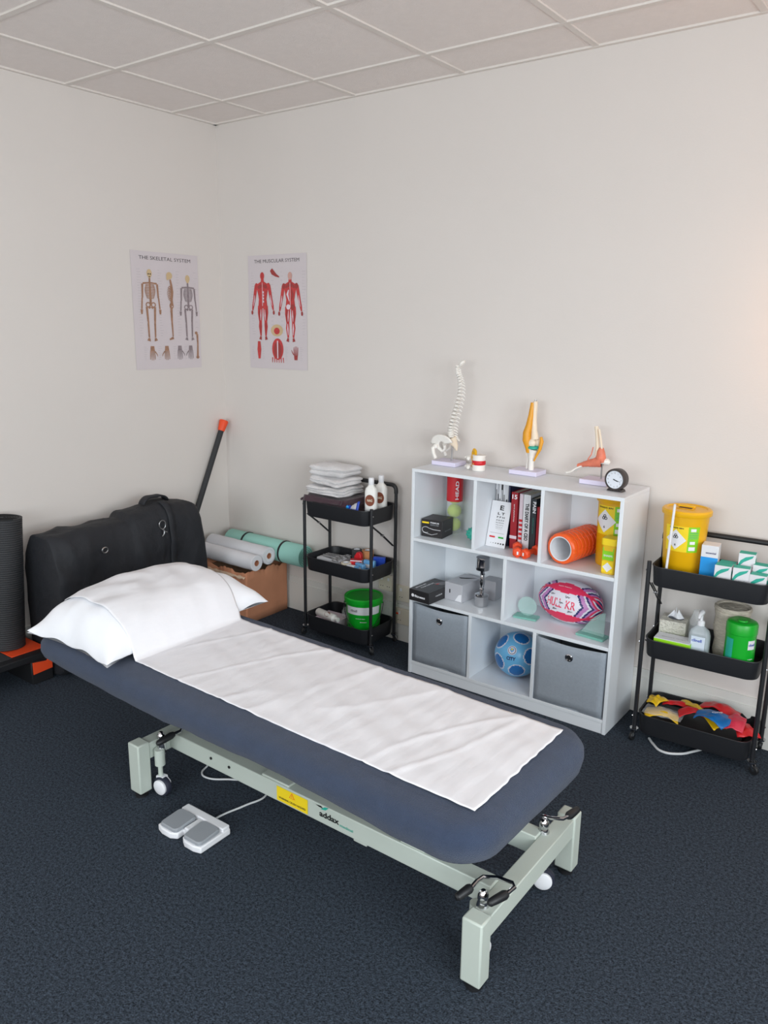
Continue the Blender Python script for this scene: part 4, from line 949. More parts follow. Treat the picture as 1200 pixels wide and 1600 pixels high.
for s_ in (-1, 1): part('handle_lug', MB().lathe([(.008, 0), (.008, .006), (.004, .008)], (0, s_ * .092, .175), 12, axis=(0, s_, 0)), GREEN, o)
o = thing('lotion_bottle', 'white lotion bottle lying on its side in the bottom tray', 'bottle', (.975, -.205, T3 + .066), -10)
part('bottle_body', MB().tube([(-.085, 0, 0), (-.08, 0, 0), (.05, 0, 0), (.062, 0, 0)], [.018, .021, .021, .012], 24), BOTW, o); part('cap', MB().tube([(.062, 0, 0), (.082, 0, 0)], .012, 20), BOTW, o)
def curved(x, y):
    a = math.radians(52) + y / .0215; return Vector((x, -.0215 * math.cos(a), .0215 * math.sin(a)))
m = MB(); m.poly([curved(.01 + .020 * math.cos(k * PI / 12), .016 * math.sin(k * PI / 12)) for k in range(24)]); part('round_label', m, BROWN, o, smooth=0)
o = part('white_box', MB().box(-.075, .075, -.075, .075, 0, .044), LILP, None, bevel=.002); tag(o, 'pale pink and white box at the back of the bottom tray', 'box', loc=(.962, -.165, T3 + .0005), rz=3)
o = thing('medicine_box', 'white and purple box leaning against the green bucket', 'box', (1.040, -.062, T3 + .001), 4)
part('box_body', MB().box(-.035, .035, -.025, .025, 0, .125), WCARD, o, bevel=.001); m = MB(); card((0, -.0256, .100), X, Z, .069, .045, 0, m); part('purple_print', m, PURP, o, smooth=0); m = MB(); card((0, -.0256, .05), X, Z, .05, .02, 0, m); part('navy_print', m, NAVY, o, smooth=0)
o = part('small_jar', MB().lathe([(.018, 0), (.019, .002), (.019, .035), (.012, .04), (.012, .05)], (0, 0, 0), 24), FILM, None); tag(o, 'small clear jar standing beside the medicine box in the bottom tray', 'jar', loc=(1.020, -.115, T3 + .046))

# ------------------------------------------------------------------ right trolley, top tray
bx, by = RT(-.128, .022)
sharps('large yellow sharps bin with hazard label in the top tray of the right trolley', bx, by, T1 + .001, .070, .0835, .292, -78, (.125, .225), 0)
sx, sy = RT(-.158, -.098)
o = thing('white_stick', 'thin white stick leaning upright against the large yellow sharps bin', 'stick', (sx, sy, T1 + .001)); part('rod', MB().tube([(0, 0, 0), (.010, .001, .31)], .0048, 10), WHITEP, o); part('tip', MB().tube([(.010, .001, .31), (.0101, .001, .316)], .0042, 10), WCARD, o)
x_, y_ = RT(-.018, -.025)
o = thing('blue_product_box', 'tall bright blue and white box beside the large sharps bin', 'box', (x_, y_, T1 + .001), TRR + 4)
part('box_body', MB().box(-.030, .030, -.032, .032, 0, .168), WCARD, o, bevel=.001)
m = MB(); card((0, -.0326, .062), X, Z, .0595, .122, 0, m); part('blue_print', m, BLUE, o, smooth=0); letters(o, 'essential', NAVY, (.004, -.0326, .140), X, Z, h=.008, w=.036, bold=.02)
def tealbox(x, y, z, rz, label, dup_of=None):
    x, y = RT(x, y)
    if dup_of: return dup(dup_of, label, (x, y, z), rz)
    o = thing('needle_box', label, 'box', (x, y, z), rz, 'white and teal needle boxes in the top tray')
    part('box_body', MB().box(-.0285, .0285, -.021, .021, 0, .066), WCARD, o, bevel=.0008)
    m = MB(); m.box(-.0278, .0278, -.0202, .0202, .0662, .0668); part('teal_top', m, TEALP, o, smooth=0)
    m = MB(); m.poly([(-.028, -.0216, .022), (-.028, -.0216, .012), (-.010, -.0216, .034), (.018, -.0216, .052), (.023, -.0216, .062), (-.005, -.0216, .053), (-.020, -.0216, .040)]); part('teal_swoosh', m, TEALP, o, smooth=0)
    letters(o, 'needles', GREYI, (.008, -.0217, .018), X, Z, h=.006, w=.03)
    part('teal_side', card((.0291, 0, .04), Y, Z, .030, .018), TEALP, o, smooth=0); return o
tz = T1 + .001
B0 = tealbox(.044, -.083, tz + .046, TRR, 'white and teal needle box in front of the blue box, leftmost of front row')
tealbox(.1035, -.076, tz + .046, TRR + 6, 'white and teal needle box second from the left in the front row', B0)
tealbox(.163, -.076, tz + .030, TRR - 2, 'white and teal needle box at the right of the front row', B0)
tealbox(.045, -.020, tz + .040, TRR, 'white and teal needle box at the back left, just right of the blue box', B0)
tealbox(.108, -.010, tz + .085, TRR + 3, 'white and teal needle box standing highest, on top of the others', B0)
tealbox(.163, -.022, tz + .052, TRR - 3, 'white and teal needle box at the back right corner', B0)
for (x_, y_, w_, d_, h_, lb_) in ((.080, -.080, .130, .045, .0455, 'plain white box underneath the two left front needle boxes'), (.108, -.010, .055, .042, .0845, 'plain white box holding up the highest needle box'), (.163, -.022, .056, .042, .0515, 'plain white box under the back right needle box'), (.045, -.020, .056, .042, .0395, 'plain white box under the back left needle box')):
    a_, b_ = RT(x_, y_); o = part('supply_box', MB().box(-w_ / 2, w_ / 2, -d_ / 2, d_ / 2, 0, h_), WCARD, None, bevel=.0008); tag(o, lb_, 'box', loc=(a_, b_, tz), rz=TRR)

# right trolley, middle tray
x_, y_ = RT(-.108, -.070)
o = thing('glove_box', 'lime green and white glove box at the front left of the middle tray', 'box', (x_, y_, T2 + .001), TRR)
part('box_body', MB().box(-.068, .068, -.036, .036, 0, .072), mat('lime_card', (150, 214, 30), .45), o, bevel=.002)
part('white_top', MB().box(-.0675, .0675, -.0355, .0355, .0722, .0745), WCARD, o); letters(o, 'gloves large', GREYI, (0, -.005, .0750), X, Y, h=.006, w=.09)
x_, y_ = RT(-.135, .036)
o = thing('tissue_box', 'cube tissue box with a leafy pattern and a tissue sticking out', 'tissue box', (x_, y_, T2 + .001), TRR + 4)
TB = mat('embossed_cream_card', (216, 212, 200), .7, bump=.9, bscale=110, var=.22, vscale=90)
part('box_body', MB().box(-.050, .050, -.048, .048, 0, .118), TB, o, bevel=.002)
part('opening', disc((.004, 0, .1186), X, Y, .030, r2=.022), mat('grey_opening', (80, 84, 92), .8), o, smooth=0)
m = MB(); m.grid(lambda a, c: Vector((.002 + .032 * (a - .5) * 2 * (1 - .75 * c), .012 * math.sin(a * 7) * (1 - .5 * c), .118 + .048 * c * (1 - .55 * abs(math.sin(a * 5.2 + .6))))), 16, 8); part('tissue', m, LINEN, o, smooth=180, solid=.0008)
x_, y_ = RT(-.018, -.062)
o = thing('hand_gel_bottle', 'clear pump bottle of hand gel in the middle tray', 'pump bottle', (x_, y_, T2 + .001), TRR)
part('bottle_body', MB().rings([[(a * s_, c * s_, z_) for a, c in rrect(.078, .045, .018, 6)] for z_, s_ in ((0, .95), (.004, 1), (.105, 1), (.125, .86), (.138, .5), (.146, .30))]), CLEAR, o)
part('gel', MB().rings([[(a * s_, c * s_, z_) for a, c in rrect(.070, .038, .014, 6)] for z_, s_ in ((.004, 1), (.100, 1))]), mat('pale_gel', (200, 214, 222), .1, alpha=.45), o)
part('white_label', card((0, -.0236, .065), X, Z, .050, .082), mat('pale_label', (214, 224, 238), .5), o, smooth=0)
letters(o, 'clinell', ROYAL, (-.004, -.0242, .090), X, Z, h=.012, w=.036, bold=.02); letters(o, 'hand gel', TEALP, (0, -.0242, .040), X, Z, h=.008, w=.03)
part('collar', MB().lathe([(.014, .146), (.014, .160), (.008, .165)], (0, 0, 0), 20), WHITEP, o)
m = MB(); m.tube([(0, 0, .16), (0, 0, .192)], .0055, 12); m.tube([(0, .008, .195), (0, -.004, .197), (-.001, -.034, .192), (-.001, -.042, .184)], [.010, .011, .006, .004], 12); part('pump_head', m, WHITEP, o)
x_, y_ = RT(.125, -.058)
o = thing('wipes_tub', 'tall bright green wipes tub in the middle tray', 'wipes tub', (x_, y_, T2 + .001), TRR)
part('tub_body', MB().lathe([(.050, 0), (.053, .004), (.053, .150)], (0, 0, 0), 48), GREEN, o); part('lid', MB().lathe([(.053, .150), (.055, .152), (.055, .184), (.051, .192), (.043, .196), (.018, .194), (.016, .198), (.004, .198)], (0, 0, 0), 48), GREEN, o)
m = MB(); cylpatch(m, .0538, -52, -20, .100, .135, 0, n=8); part('white_label', m, WCARD, o); wrapcyl(o, 'clinell', ROYAL, .0545, -36, .119, .010, .026, bold=.02)
m = MB(); cylpatch(m, .0538, -142, -108, .05, .135, 0, n=8); part('teal_panel', m, TEALP, o)
for k in range(4): wrapcyl(o, ('200 wipes', 'kills 99%', 'surface', 'universal')[k], WHITEP, .0543, -122, .050 - .012 * k, .006, .030, bold=.01)
for k in range(2): wrapcyl(o, ('wipes', 'universal')[k], WHITEP, .0543, -36, .062 - .012 * k, .006, .022)
x_, y_ = RT(.072, .044)
o = thing('wicker_basket', 'pale round woven basket behind the gel bottle and wipes tub', 'basket', (x_, y_, T2 + .001), 0); o.scale = (.88, .88, 1)
part('basket_body', MB().lathe([(.060, 0)] + [(.062 + .004 * math.sin(k * 1.57) + .0015 * k, .005 + .023 * k) for k in range(9)] + [(.070, .195), (.056, .192), (.052, .02)], (0, 0, 0), 48, cap1=True), KRAFT, o, smooth=60)
part('lid', MB().lathe([(.072, .196), (.0765, .198), (.0765, .208), (.072, .212), (.065, .210), (.06, .206), (.01, .208)], (0, 0, 0), 48), KRAFT, o)
x_, y_ = RT(-.052, .040)
o = thing('plastic_bag', 'crumpled clear plastic bag between tissue box and basket', 'plastic bag', (x_, y_, T2 + .001), 0)
m = MB(); rings = []
for k in range(10):
    t_ = k / 9; r = .028 * math.sin(PI * (.25 + .62 * t_)) + .004; rings.append([((r + .007 * nz((math.cos(a * PI / 14) * 2, math.sin(a * PI / 14) * 2, t_ * 5), 1, 4)) * math.cos(a * PI / 14), (r + .007 * nz((math.cos(a * PI / 14) * 2, math.sin(a * PI / 14) * 2, t_ * 5), 1, 9)) * math.sin(a * PI / 14), .165 * t_) for a in range(28)])
m.rings(rings); part('bag_film', m, FILM, o, smooth=30)

# right trolley, bottom tray: resistance bands
def band(label, mt_, x, y, z, rz, w_, l_, seed, amp=.02, group='resistance bands in the bottom tray'):
    w_ *= 1.2; l_ *= 1.22; amp *= 1.15
    x, y = RT(x, y); o = thing('resistance_band', label, 'resistance band', (x, y, z), rz, group)
    def fn(a, c):
        u = (a - .5) * l_; v_ = (c - .5) * w_
        return Vector((u + .010 * nz((a * 3, c * 2, seed), 1, 2), v_ + .010 * math.sin(a * 5 + seed) * (c - .3), 1.3 * amp * math.sin(a * PI) * (1 - .4 * c) + .012 * abs(nz((a * 3.5, c * 3.0, seed), 1, 5)) - .010 * abs(2 * c - 1)))
    part('latex_strip', MB().grid(fn, 24, 8), mt_, o, smooth=60, solid=.003); return o
o = thing('band_pouch', 'clear plastic pouch of yellow bands at the left end of the bottom tray', 'pouch', (*RT(-.120, -.060), .112), TRR)
part('pouch_film', MB().grid(lambda a, c: Vector((-.075 + .15 * a, -.05 + .09 * c, .020 + .014 * math.sin(a * PI) * math.sin(c * PI) + .005 * nz((a * 5, c * 5, 2)))), 14, 10), FILM, o, smooth=25)
o = part('band_box', MB().box(-.170, .170, -.090, .090, 0, .046), BLACKP, None, bevel=.006); tag(o, 'black box lying under the coloured bands in the bottom tray', 'box', loc=(*RT(0, 0), T3 + .0008), rz=TRR)
zb = T3 + .062
band('yellow resistance band at the far left of the bottom tray, in the clear pouch', BANDY, -.125, -.060, zb + .006, 12, .075, .105, 1, .016)
band('yellow resistance band standing behind the clear pouch', BANDY, -.165, .005, zb + .030, 70, .05, .07, 5, .012)
band('long yellow resistance band crossing the middle of the bottom tray', BANDY, .005, .0, zb + .022, -38, .040, .19, 3, .022)
band('red resistance band left of the blue one', BANDR, -.020, -.025, zb + .026, 20, .060, .085, 7, .020)
band('thin red resistance band at the back, behind the clear pouch', BANDR, -.075, .035, zb + .018, 4, .035, .12, 12, .012)
band('broad red resistance band behind the blue one', BANDR, .068, .045, zb + .040, -14, .075, .11, 2, .018)
band('red resistance band at the far right of the bottom tray', BANDR, .170, -.02, zb + .016, -58, .065, .085, 9, .014)
bb = band('blue resistance band lettered Grip', BANDB, .066, -.058, zb + .048, -12, .085, .095, 4, .016)
letters(bb, 'Grip', WHITEP, (.018, -.016, .036), Y * .7 + X * .5, -X * .7 + Y * .4, h=.016, w=.042, bold=.03)
band('translucent pink-red resistance band hanging over the front rim', BANDP, .138, -.035, zb + .044, 95, .06, .10, 6, .014)

# ------------------------------------------------------------------ posters
LAYER = [0]
def capsule(mb, pts, rs, mi, O, Rv, Uv, lvl=0, n=8):
    # flat tapered strip through 2-D points
    N = Rv.cross(Uv); LAYER[0] = (LAYER[0] + 1) % 60; O = O + N * (LAYER[0] * .000006)
    P = [Vector(p) for p in pts]; left, right = [], []
    for i, p in enumerate(P):
        d = (P[min(i + 1, len(P) - 1)] - P[max(i - 1, 0)]).normalized(); q = Vector((-d.y, d.x)) * rs[i]; left.append(p + q); right.append(p - q)
    to3 = lambda p: O + Rv * p.x + Uv * p.y + N * (.0004 * lvl)
    for i in range(len(P) - 1): mb.poly([to3(left[i]), to3(right[i]), to3(right[i + 1]), to3(left[i + 1])], mi)
def ell2(mb, c, a, b_, mi, O, Rv, Uv, lvl=0, ring=None):
    N = Rv.cross(Uv); LAYER[0] = (LAYER[0] + 1) % 60; O = O + N * (LAYER[0] * .000006); n = 22; f = lambda r, k: O + Rv * (c[0] + a * r * math.cos(2 * PI * k / n)) + Uv * (c[1] + b_ * r * math.sin(2 * PI * k / n)) + N * (.0004 * lvl)
    if ring: 
        for k in range(n): mb.poly([f(1, k), f(1, k + 1), f(1 - ring, k + 1), f(1 - ring, k)], mi)
    else: mb.poly([f(1, k) for k in range(n)], mi)
def skeleton(kind, O, Rv, Uv, s):
    mb = MB(); C = lambda pts, rs, mi=0, lvl=1: capsule(mb, [(p[0] * s, p[1] * s) for p in pts], [r * s * (1.55 if r < .03 else 1) for r in rs], mi, O, Rv, Uv, lvl)
    E_ = lambda c, a, b_, mi=0, lvl=1, ring=None: ell2(mb, (c[0] * s, c[1] * s), a * s, b_ * s, mi, O, Rv, Uv, lvl, ring)
    if kind != 'side':
        E_((0, .935), .043, .055, 2, 2); E_((0, .895), .026, .026, 2, 3)
        if kind == 'front':
            E_((-.016, .925), .010, .010, 3, 4); E_((.016, .925), .010, .010, 3, 4); C([(-.012, .888), (.012, .888)], [.004, .004], 3, 4)
        C([(0, .87), (0, .49)], [.009, .013], 0, 2); C([(-.12, .795), (0, .808), (.12, .795)], [.008, .006, .008], 0, 3)
        for k in range(9):
            w_ = .060 + .030 * math.sin(PI * (k + 1.2) / 9.5); y_ = .785 - .021 * k
            C([(-.004, y_), (-w_, y_ - .006), (-w_ * .92, y_ - .020), (-.012, y_ - .024)], [.0035] * 4, 0, 2); C([(.004, y_), (w_, y_ - .006), (w_ * .92, y_ - .020), (.012, y_ - .024)], [.0035] * 4, 0, 2)
        for sg in (-1, 1):
            E_((sg * .045, .505), .042, .038, 0, 2, .42); C([(sg * .01, .48), (sg * .035, .455)], [.010, .008], 0, 3)
            C([(sg * .125, .79), (sg * .135, .60)], [.011, .008]); C([(sg * .137, .60), (sg * .150, .445)], [.0055, .005]); C([(sg * .145, .60), (sg * .160, .445)], [.004, .004]); C([(sg * .157, .44), (sg * .158, .375)], [.014, .008])
            C([(sg * .070, .475), (sg * .058, .28)], [.012, .010]); E_((sg * .057, .268), .015, .016, 0, 3); C([(sg * .056, .255), (sg * .050, .05)], [.009, .006]); C([(sg * .068, .25), (sg * .062, .06)], [.003, .003]); C([(sg * .052, .045), (sg * .062, .004)], [.010, .020])
    else:
        E_((-.012, .935), .055, .052, 2, 2); E_((-.045, .895), .022, .026, 2, 3)
        C([(.0, .88), (.018, .80), (.030, .70), (.010, .58), (.018, .50)], [.010, .012, .013, .014, .016], 0, 3)
        for k in range(8):
            w_ = .062 + .022 * math.sin(PI * k / 7); y_ = .79 - .024 * k; C([(.022, y_), (-.02, y_ - .01), (.02 - w_, y_ - .03), (-.01, y_ - .045)], [.0035] * 4, 0, 2)
        E_((.008, .50), .038, .044, 0, 2, .45); C([(.008, .79), (.02, .62), (-.004, .47), (-.008, .40)], [.010, .008, .006, .010], 0, 4)
        C([(.005, .48), (.002, .28)], [.013, .011]); E_((.002, .265), .016, .017, 0, 3); C([(.004, .25), (.012, .05)], [.010, .007]); C([(.020, .03), (-.055, .004)], [.014, .007], 0, 2)
    return mb
def muscle(kind, O, Rv, Uv, s):
    mb = MB(); C = lambda pts, rs, mi=0, lvl=1: capsule(mb, [(p[0] * s, p[1] * s) for p in pts], [r * s for r in rs], mi, O, Rv, Uv, lvl)
    E_ = lambda c, a, b_, mi=0, lvl=1: ell2(mb, (c[0] * s, c[1] * s), a * s, b_ * s, mi, O, Rv, Uv, lvl)
    back = kind == 'back'
    E_((0, .935), .042, .055, 3 if back else 0, 3); C([(0, .90), (0, .84)], [.026, .034], 0, 2)
    C([(0, .855), (0, .82), (0, .78), (0, .68), (0, .60), (0, .52), (0, .47)], [.03, .105, .128, .098, .080, .092, .098], 0, 1)
    for sg in (-1, 1):
        E_((sg * .125, .795), .034, .040, 1 if back else 0, 2)
        C([(sg * .135, .80), (sg * .160, .68), (sg * .178, .60), (sg * .205, .50), (sg * .218, .44)], [.030, .030, .024, .022, .012], 0, 1); E_((sg * .228, .405), .020, .032, 1, 2)
        C([(sg * .055, .50), (sg * .062, .40), (sg * .056, .27), (sg * .060, .20), (sg * .052, .06)], [.050, .048, .028, .034, .014], 0, 1); C([(sg * .052, .055), (sg * .064, .005)], [.016, .028], 1, 2)
        C([(sg * .070, .46), (sg * .074, .38), (sg * .064, .30)], [.006, .012, .004], 1, 3); C([(sg * .040, .45), (sg * .046, .36), (sg * .050, .29)], [.004, .010, .003], 2, 3)
        C([(sg * .056, .262), (sg * .055, .19), (sg * .05, .10)], [.004, .012, .004], 2 if back else 1, 3)
        C([(sg * .165, .66), (sg * .176, .58), (sg * .20, .50)], [.003, .009, .003], 2, 3)
        if not back:
            C([(sg * .015, .80), (sg * .055, .785), (sg * .095, .765)], [.012, .030, .018], 1, 2)
            for k in range(4): C([(sg * .006, .70 - .045 * k), (sg * .030, .70 - .045 * k)], [.017, .014], 2 if sg > 0 else 0, 3)
        else:
            C([(sg * .010, .82), (sg * .060, .79), (sg * .090, .77)], [.03, .022, .012], 1, 2); C([(sg * .03, .74), (sg * .055, .68), (sg * .02, .58)], [.008, .020, .004], 2 if sg < 0 else 1, 3); E_((sg * .042, .50), .040, .038, 1 if sg > 0 else 2, 2)
    C([(0, .84), (0, .50)], [.004, .005], 2, 4)
    return mb
def poster(name, label, loc, Rv, Uv, title):
    o = thing(name, label, 'poster', loc); Nn = Rv.cross(Uv)
    w_, h_ = .436, .604
    def fn(a, c):
        e = .0025 + .0025 * abs(nz((a * 3, c * 4, loc[0]), 1, 3)) + (.004 * (abs(a - .5) * 2) ** 6 * (1 if c > .9 or c < .12 else .3)); return Rv * (a - .5) * w_ + Uv * (c - .5) * h_ + Nn * (.001)
    m = MB(); m.grid(fn, 1, 1); part('poster_sheet', m, POSTERP, o, smooth=0, solid=.0008)
    letters(o, title, mat('title_ink', (70, 62, 66), .6), Nn * .002 + Uv * (.5 * h_ - .032), Rv, Uv, h=.018, w=.335, bold=0)
    return o, Nn
Rl, Rb = Vector((0, 1, 0)), Vector((1, 0, 0))
po, Nn = poster('anatomy_poster', 'skeletal system poster with three skeletons on the left wall', (0.001, -.387, 1.676), Rl, Z, 'THE SKELETAL SYSTEM')
rngp = random.Random(5); CAPT = mat('faint_caption_print', (176, 170, 174), .6)
def captions(o, Rv, Nn, xs_, y0, y1):
    for j, (x_, n_) in enumerate(xs_):
        m = MB()
        for k in range(n_):
            yy = y1 - (y1 - y0) * k / n_; w_ = .012 + rngp.random() * .014; q = Rv * x_ + Z * yy + Nn * .0017
            m.poly([q, q + Rv * w_, q + Rv * w_ + Z * .0010, q + Z * .0010])
        part('caption_lines', m, CAPT, o, smooth=0)['kind'] = 'stuff'
mf = [BONEB, BONEG, BONEL, BLACKI]; mg = [BONEG, BONEG, BONEL, BLACKI]
part('front_skeleton', skeleton('front', Rl * -.108 + Z * -.155 + Nn * .002, Rl, Z, .372), mf, po, smooth=0)
part('side_skeleton', skeleton('side', Rl * .024 + Z * -.148 + Nn * .002, Rl, Z, .358), mf, po, smooth=0)
part('back_skeleton', skeleton('back', Rl * .142 + Z * -.152 + Nn * .002, Rl, Z, .352), mg, po, smooth=0)
def handfig(O, Rv, s, flip, mi, lvl=1):
    mb = MB(); c = lambda pts, rs: capsule(mb, [(p[0] * s * flip, p[1] * s) for p in pts], [r * s for r in rs], 0, O, Rv, Z, lvl)
    c([(0, 1), (0, .72)], [.13, .16])
    for k in range(4): c([(-.14 + .09 * k, .72), (-.17 + .11 * k, .40), (-.18 + .115 * k, .12 + .05 * abs(k - 1.5))], [.035, .028, .018])
    c([(.18, .68), (.32, .50), (.36, .38)], [.035, .028, .018]); return mb
for k, (x_, fl, mt_) in enumerate(((-.112, 1, BONEB), (-.018, -1, BONEB), (.070, 1, BONEG), (.145, -1, BONEG))):
    part('hand_bones' if k < 2 else 'foot_bones', handfig(Rl * x_ + Z * -.268 + Nn * .002, Rl, .088, fl, 0), mt_, po, smooth=0)
mb = MB(); capsule(mb, [(.193, -.240), (.197, -.17), (.195, -.118)], [.007, .005, .007], 0, Nn * .002, Rl, Z, 1); ell2(mb, (.188, -.112), .010, .008, 0, Nn * .002, Rl, Z, 2); ell2(mb, (.193, -.245), .011, .008, 0, Nn * .002, Rl, Z, 2)
part('long_bone', mb, BONEB, po, smooth=0)
captions(po, Rl, Nn, ((-.185, 26), (-.055, 26), (.065, 24), (.185, 12)), -.14, .21); captions(po, Rl, Nn, ((-.165, 8), (-.075, 8), (.025, 8), (.10, 8)), -.26, -.185)
po, Nn = poster('anatomy_poster', 'muscular system poster with two red figures on the back wall', (.444, -.001, 1.679), Rb, Z, 'THE MUSCULAR SYSTEM')
mm_ = [MUSR, MUSD, LILP, mat('pale_scalp_print', (206, 160, 150), .5)]
part('front_muscle_figure', muscle('front', Rb * -.108 + Z * -.148 + Nn * .002, Rb, Z, .365), mm_, po, smooth=0)
part('back_muscle_figure', muscle('back', Rb * .100 + Z * -.155 + Nn * .002, Rb, Z, .368), mm_, po, smooth=0)
mb = MB(); ell2(mb, (-.004, -.095), .046, .032, 0, Nn * .002, Rb, Z, 1); ell2(mb, (-.004, -.098), .022, .018, 1, Nn * .002, Rb, Z, 2); part('pelvic_floor_figure', mb, [BONEL, MUSR], po, smooth=0)
mb = MB(); ell2(mb, (.0, -.195), .043, .058, 0, Nn * .002, Rb, Z, 1); ell2(mb, (0, -.20), .030, .044, 1, Nn * .002, Rb, Z, 2); capsule(mb, [(0, -.15), (0, -.245)], [.004, .004], 2, Nn * .002, Rb, Z, 3)
for k in range(6): capsule(mb, [(-.04 + .016 * k, -.24), (-.042 + .017 * k, -.268)], [.004, .002], 0, Nn * .002, Rb, Z, 1)
part('abdomen_figure', mb, [MUSR, MUSD, LILP], po, smooth=0)
mb = MB(); capsule(mb, [(-.143, -.155), (-.143, -.20), (-.143, -.25)], [.010, .015, .008], 0, Nn * .002, Rb, Z, 1); part('foot_sole_figure', mb, [MUSR], po, smooth=0)
part('hand_muscle_figure', handfig(Rb * .135 + Z * -.165 + Nn * .002, Rb, -.085, 1, 0), MUSD, po, smooth=0)
po_h = D.objects['hand_muscle_figure']; 
mb = MB(); capsule(mb, [(-.040, .225), (-.028, .21), (-.005, .195), (.020, .185)], [.010, .013, .008, .003], 0, Nn * .002, Rb, Z, 1); part('eye_muscle_figure', mb, [MUSD], po, smooth=0)
captions(po, Rb, Nn, ((-.195, 24), (-.045, 16), (.028, 16), (.185, 22)), -.13, .21); captions(po, Rb, Nn, ((-.20, 8), (-.12, 8), (.055, 8), (.165, 8)), -.26, -.185)

# ------------------------------------------------------------------ left corner: bag, mats, bar, box, step
o = thing('duffel_bag', 'large black nylon holdall standing against the left wall', 'holdall', (.265, -.955, 0), 0)
BL_, BD_ = .425, .150
def bagp(u, th):   # u -1..1 along wall, th around
    e = abs(u); sh = (1 - e ** 16) ** .35 if e < 1 else 0
    topz = .700 + .016 * u - .02 * (1 - e) * (u < 0) + .028 * math.exp(-((u - .55) / .25) ** 2) - .022 * max(0, u - .75) * 4 * .9
    hz = topz / 2; c, s_ = math.cos(th), math.sin(th); p = 3.4
    p = 6.5 if s_ > 0 else 4.0; r = (abs(c) ** p + abs(s_) ** p) ** (-1 / p)
    x = BD_ * r * c * (.90 + .10 * sh); z = hz + hz * r * s_ * (.95 + .05 * sh)
    y = u * BL_ * (1 - .02 * abs(s_ * r)) + .0
    if s_ > 0: x *= 1 - .30 * min(1, s_ * r) ** 3
    n = .022 * nz((x * 4, y * 5, z * 5)) - .034 * abs(nz((x * 7, y * 7 + z * 3, z * 4 - y * 2), 1, 3)) - .012 * abs(nz((x * 18, y * 15 - z * 6, z * 9), 1, 6)) + .010
    n -= .006 * math.exp(-((y - .20 + .05 * z) / .008) ** 2) + .007 * math.exp(-((z - .56 - .05 * y) / .010) ** 2)
    return Vector((x + n * c, y, max(0.002, z + n * s_ * .6)))
m = MB(); rings = []; NU = 90
for i in range(NU + 1):
    u = -math.cos(PI * i / NU); u = u * .999; rings.append([bagp(u, 2 * PI * k / 72) for k in range(72)])
# pinch the ends inward
m.rings(rings); part('bag_body', m, NYLON, o, smooth=60)
part('carry_handle', MB().grid(lambda a, c: Vector((-.05 + .045 * c + .02, .145 + .15 * a, .722 + .035 * math.sin(PI * a) ** .6 + .004 * math.sin(a * 9))), 18, 3), NYLON, o, smooth=60, solid=.008)
part('side_strap', MB().grid(lambda a, c: bagp(.47 + .09 * c, PI * (.35 - .62 * a)) + Vector((.006 * math.cos(PI * (.35 - .62 * a)), 0, .006)), 24, 2), NYLON, o, smooth=60, solid=.004)
m = MB(); p0 = Vector((.150, .155, .63)); ring_ = lambda c, r1, r2, r, tx: MB().tube([(c[0] + tx * math.cos(k * PI / 9), c[1] + r1 * math.cos(k * PI / 9), c[2] + r2 * math.sin(k * PI / 9)) for k in range(18)], r, 8, closed=True)
part('strap_ring', ring_((.146, .150, .640), .016, .022, .003, .004), STEEL, o)
part('snap_hook', MB().tube([(.150, .150, .618), (.152, .156, .606), (.154, .150, .592), (.154, .140, .584)], [.004, .006, .004, .003], 8).tube([(.152, .156, .606), (.153, .170, .600)], .003, 6), STEEL, o)
part('grommet_ring', ring_((.153, -.185, .585), .015, .013, .003, 0), STEEL, o)
# exercise step
o = thing('exercise_step', 'black exercise step with orange pad and riser by the left wall', 'exercise step', (.165, -1.735, 0), 0)
part('platform', MB().box(-.14, .150, -.40, .355, .112, .146), BLACKP, o, bevel=.006)
part('top_pad', MB().box(-.125, .102, .184, .345, .1465, .150), ORANGE, o, bevel=.001)
part('rubber_mat', MB().box(-.13, .112, -.39, .180, .1465, .149), FOAM, o)
for yy in (-.36, .25): part('riser', MB().box(-.135, .140, yy, yy + .102, 0, .111), BLACKP, o, bevel=.004)
part('riser_insert', MB().prism([(.1405, .256, .050), (.1405, .349, .056), (.1405, .349, .106), (.1405, .330, .106), (.1405, .322, .098), (.1405, .256, .108)], (.006, 0, 0)), ORANGE, o, bevel=.001)
# rolled exercise mat standing on the step
o = thing('rolled_exercise_mat', 'rolled black ribbed foam mat standing on the orange step', 'rolled mat', (.125, -1.500, .1525), 0); o.rotation_euler = (math.radians(-4), 0, 0)
m = MB(); rings = []
for k in range(122):
    z = k * .005; r = .082 + (.0016 if k % 2 else 0); rings.append([(r * (1 + .012 * (a / 64)) * math.cos(2 * PI * a / 64 + 1), r * (1 + .012 * (a / 64)) * math.sin(2 * PI * a / 64 + 1), z) for a in range(64)])
m.rings(rings); part('mat_roll', m, FOAM, o, smooth=30)
sp_ = [(.012 + .067 * k / 90) for k in range(91)]
part('spiral_edge', MB().tube([(sp_[k] * math.cos(k * .42), sp_[k] * math.sin(k * .42), .6055) for k in range(91)], .0022, 5), mat('dark_spiral', (24, 24, 26), .8), o)
# weighted bar
o = thing('weighted_bar', 'long black exercise bar with an orange end cap leaning into the corner', 'exercise bar', (.05, -.545, .012), 0)
a = Vector((0, 0, 0)); d = Vector((-.014, .500, 1.050)); part('shaft', MB().tube([a + d * .04, a + d * .945], .0165, 20), FOAM, o)
for t0, t1 in ((0, .05), (.945, 1.0)):
    P = [a + d * (t0 + (t1 - t0) * q) for q in (0, .1, .9, 1)]; part('end_cap', MB().tube(P, [.021, .025, .021, .018] if t0 == 0 else [.019, .0205, .0265, .025], 20), ORANGE, o)
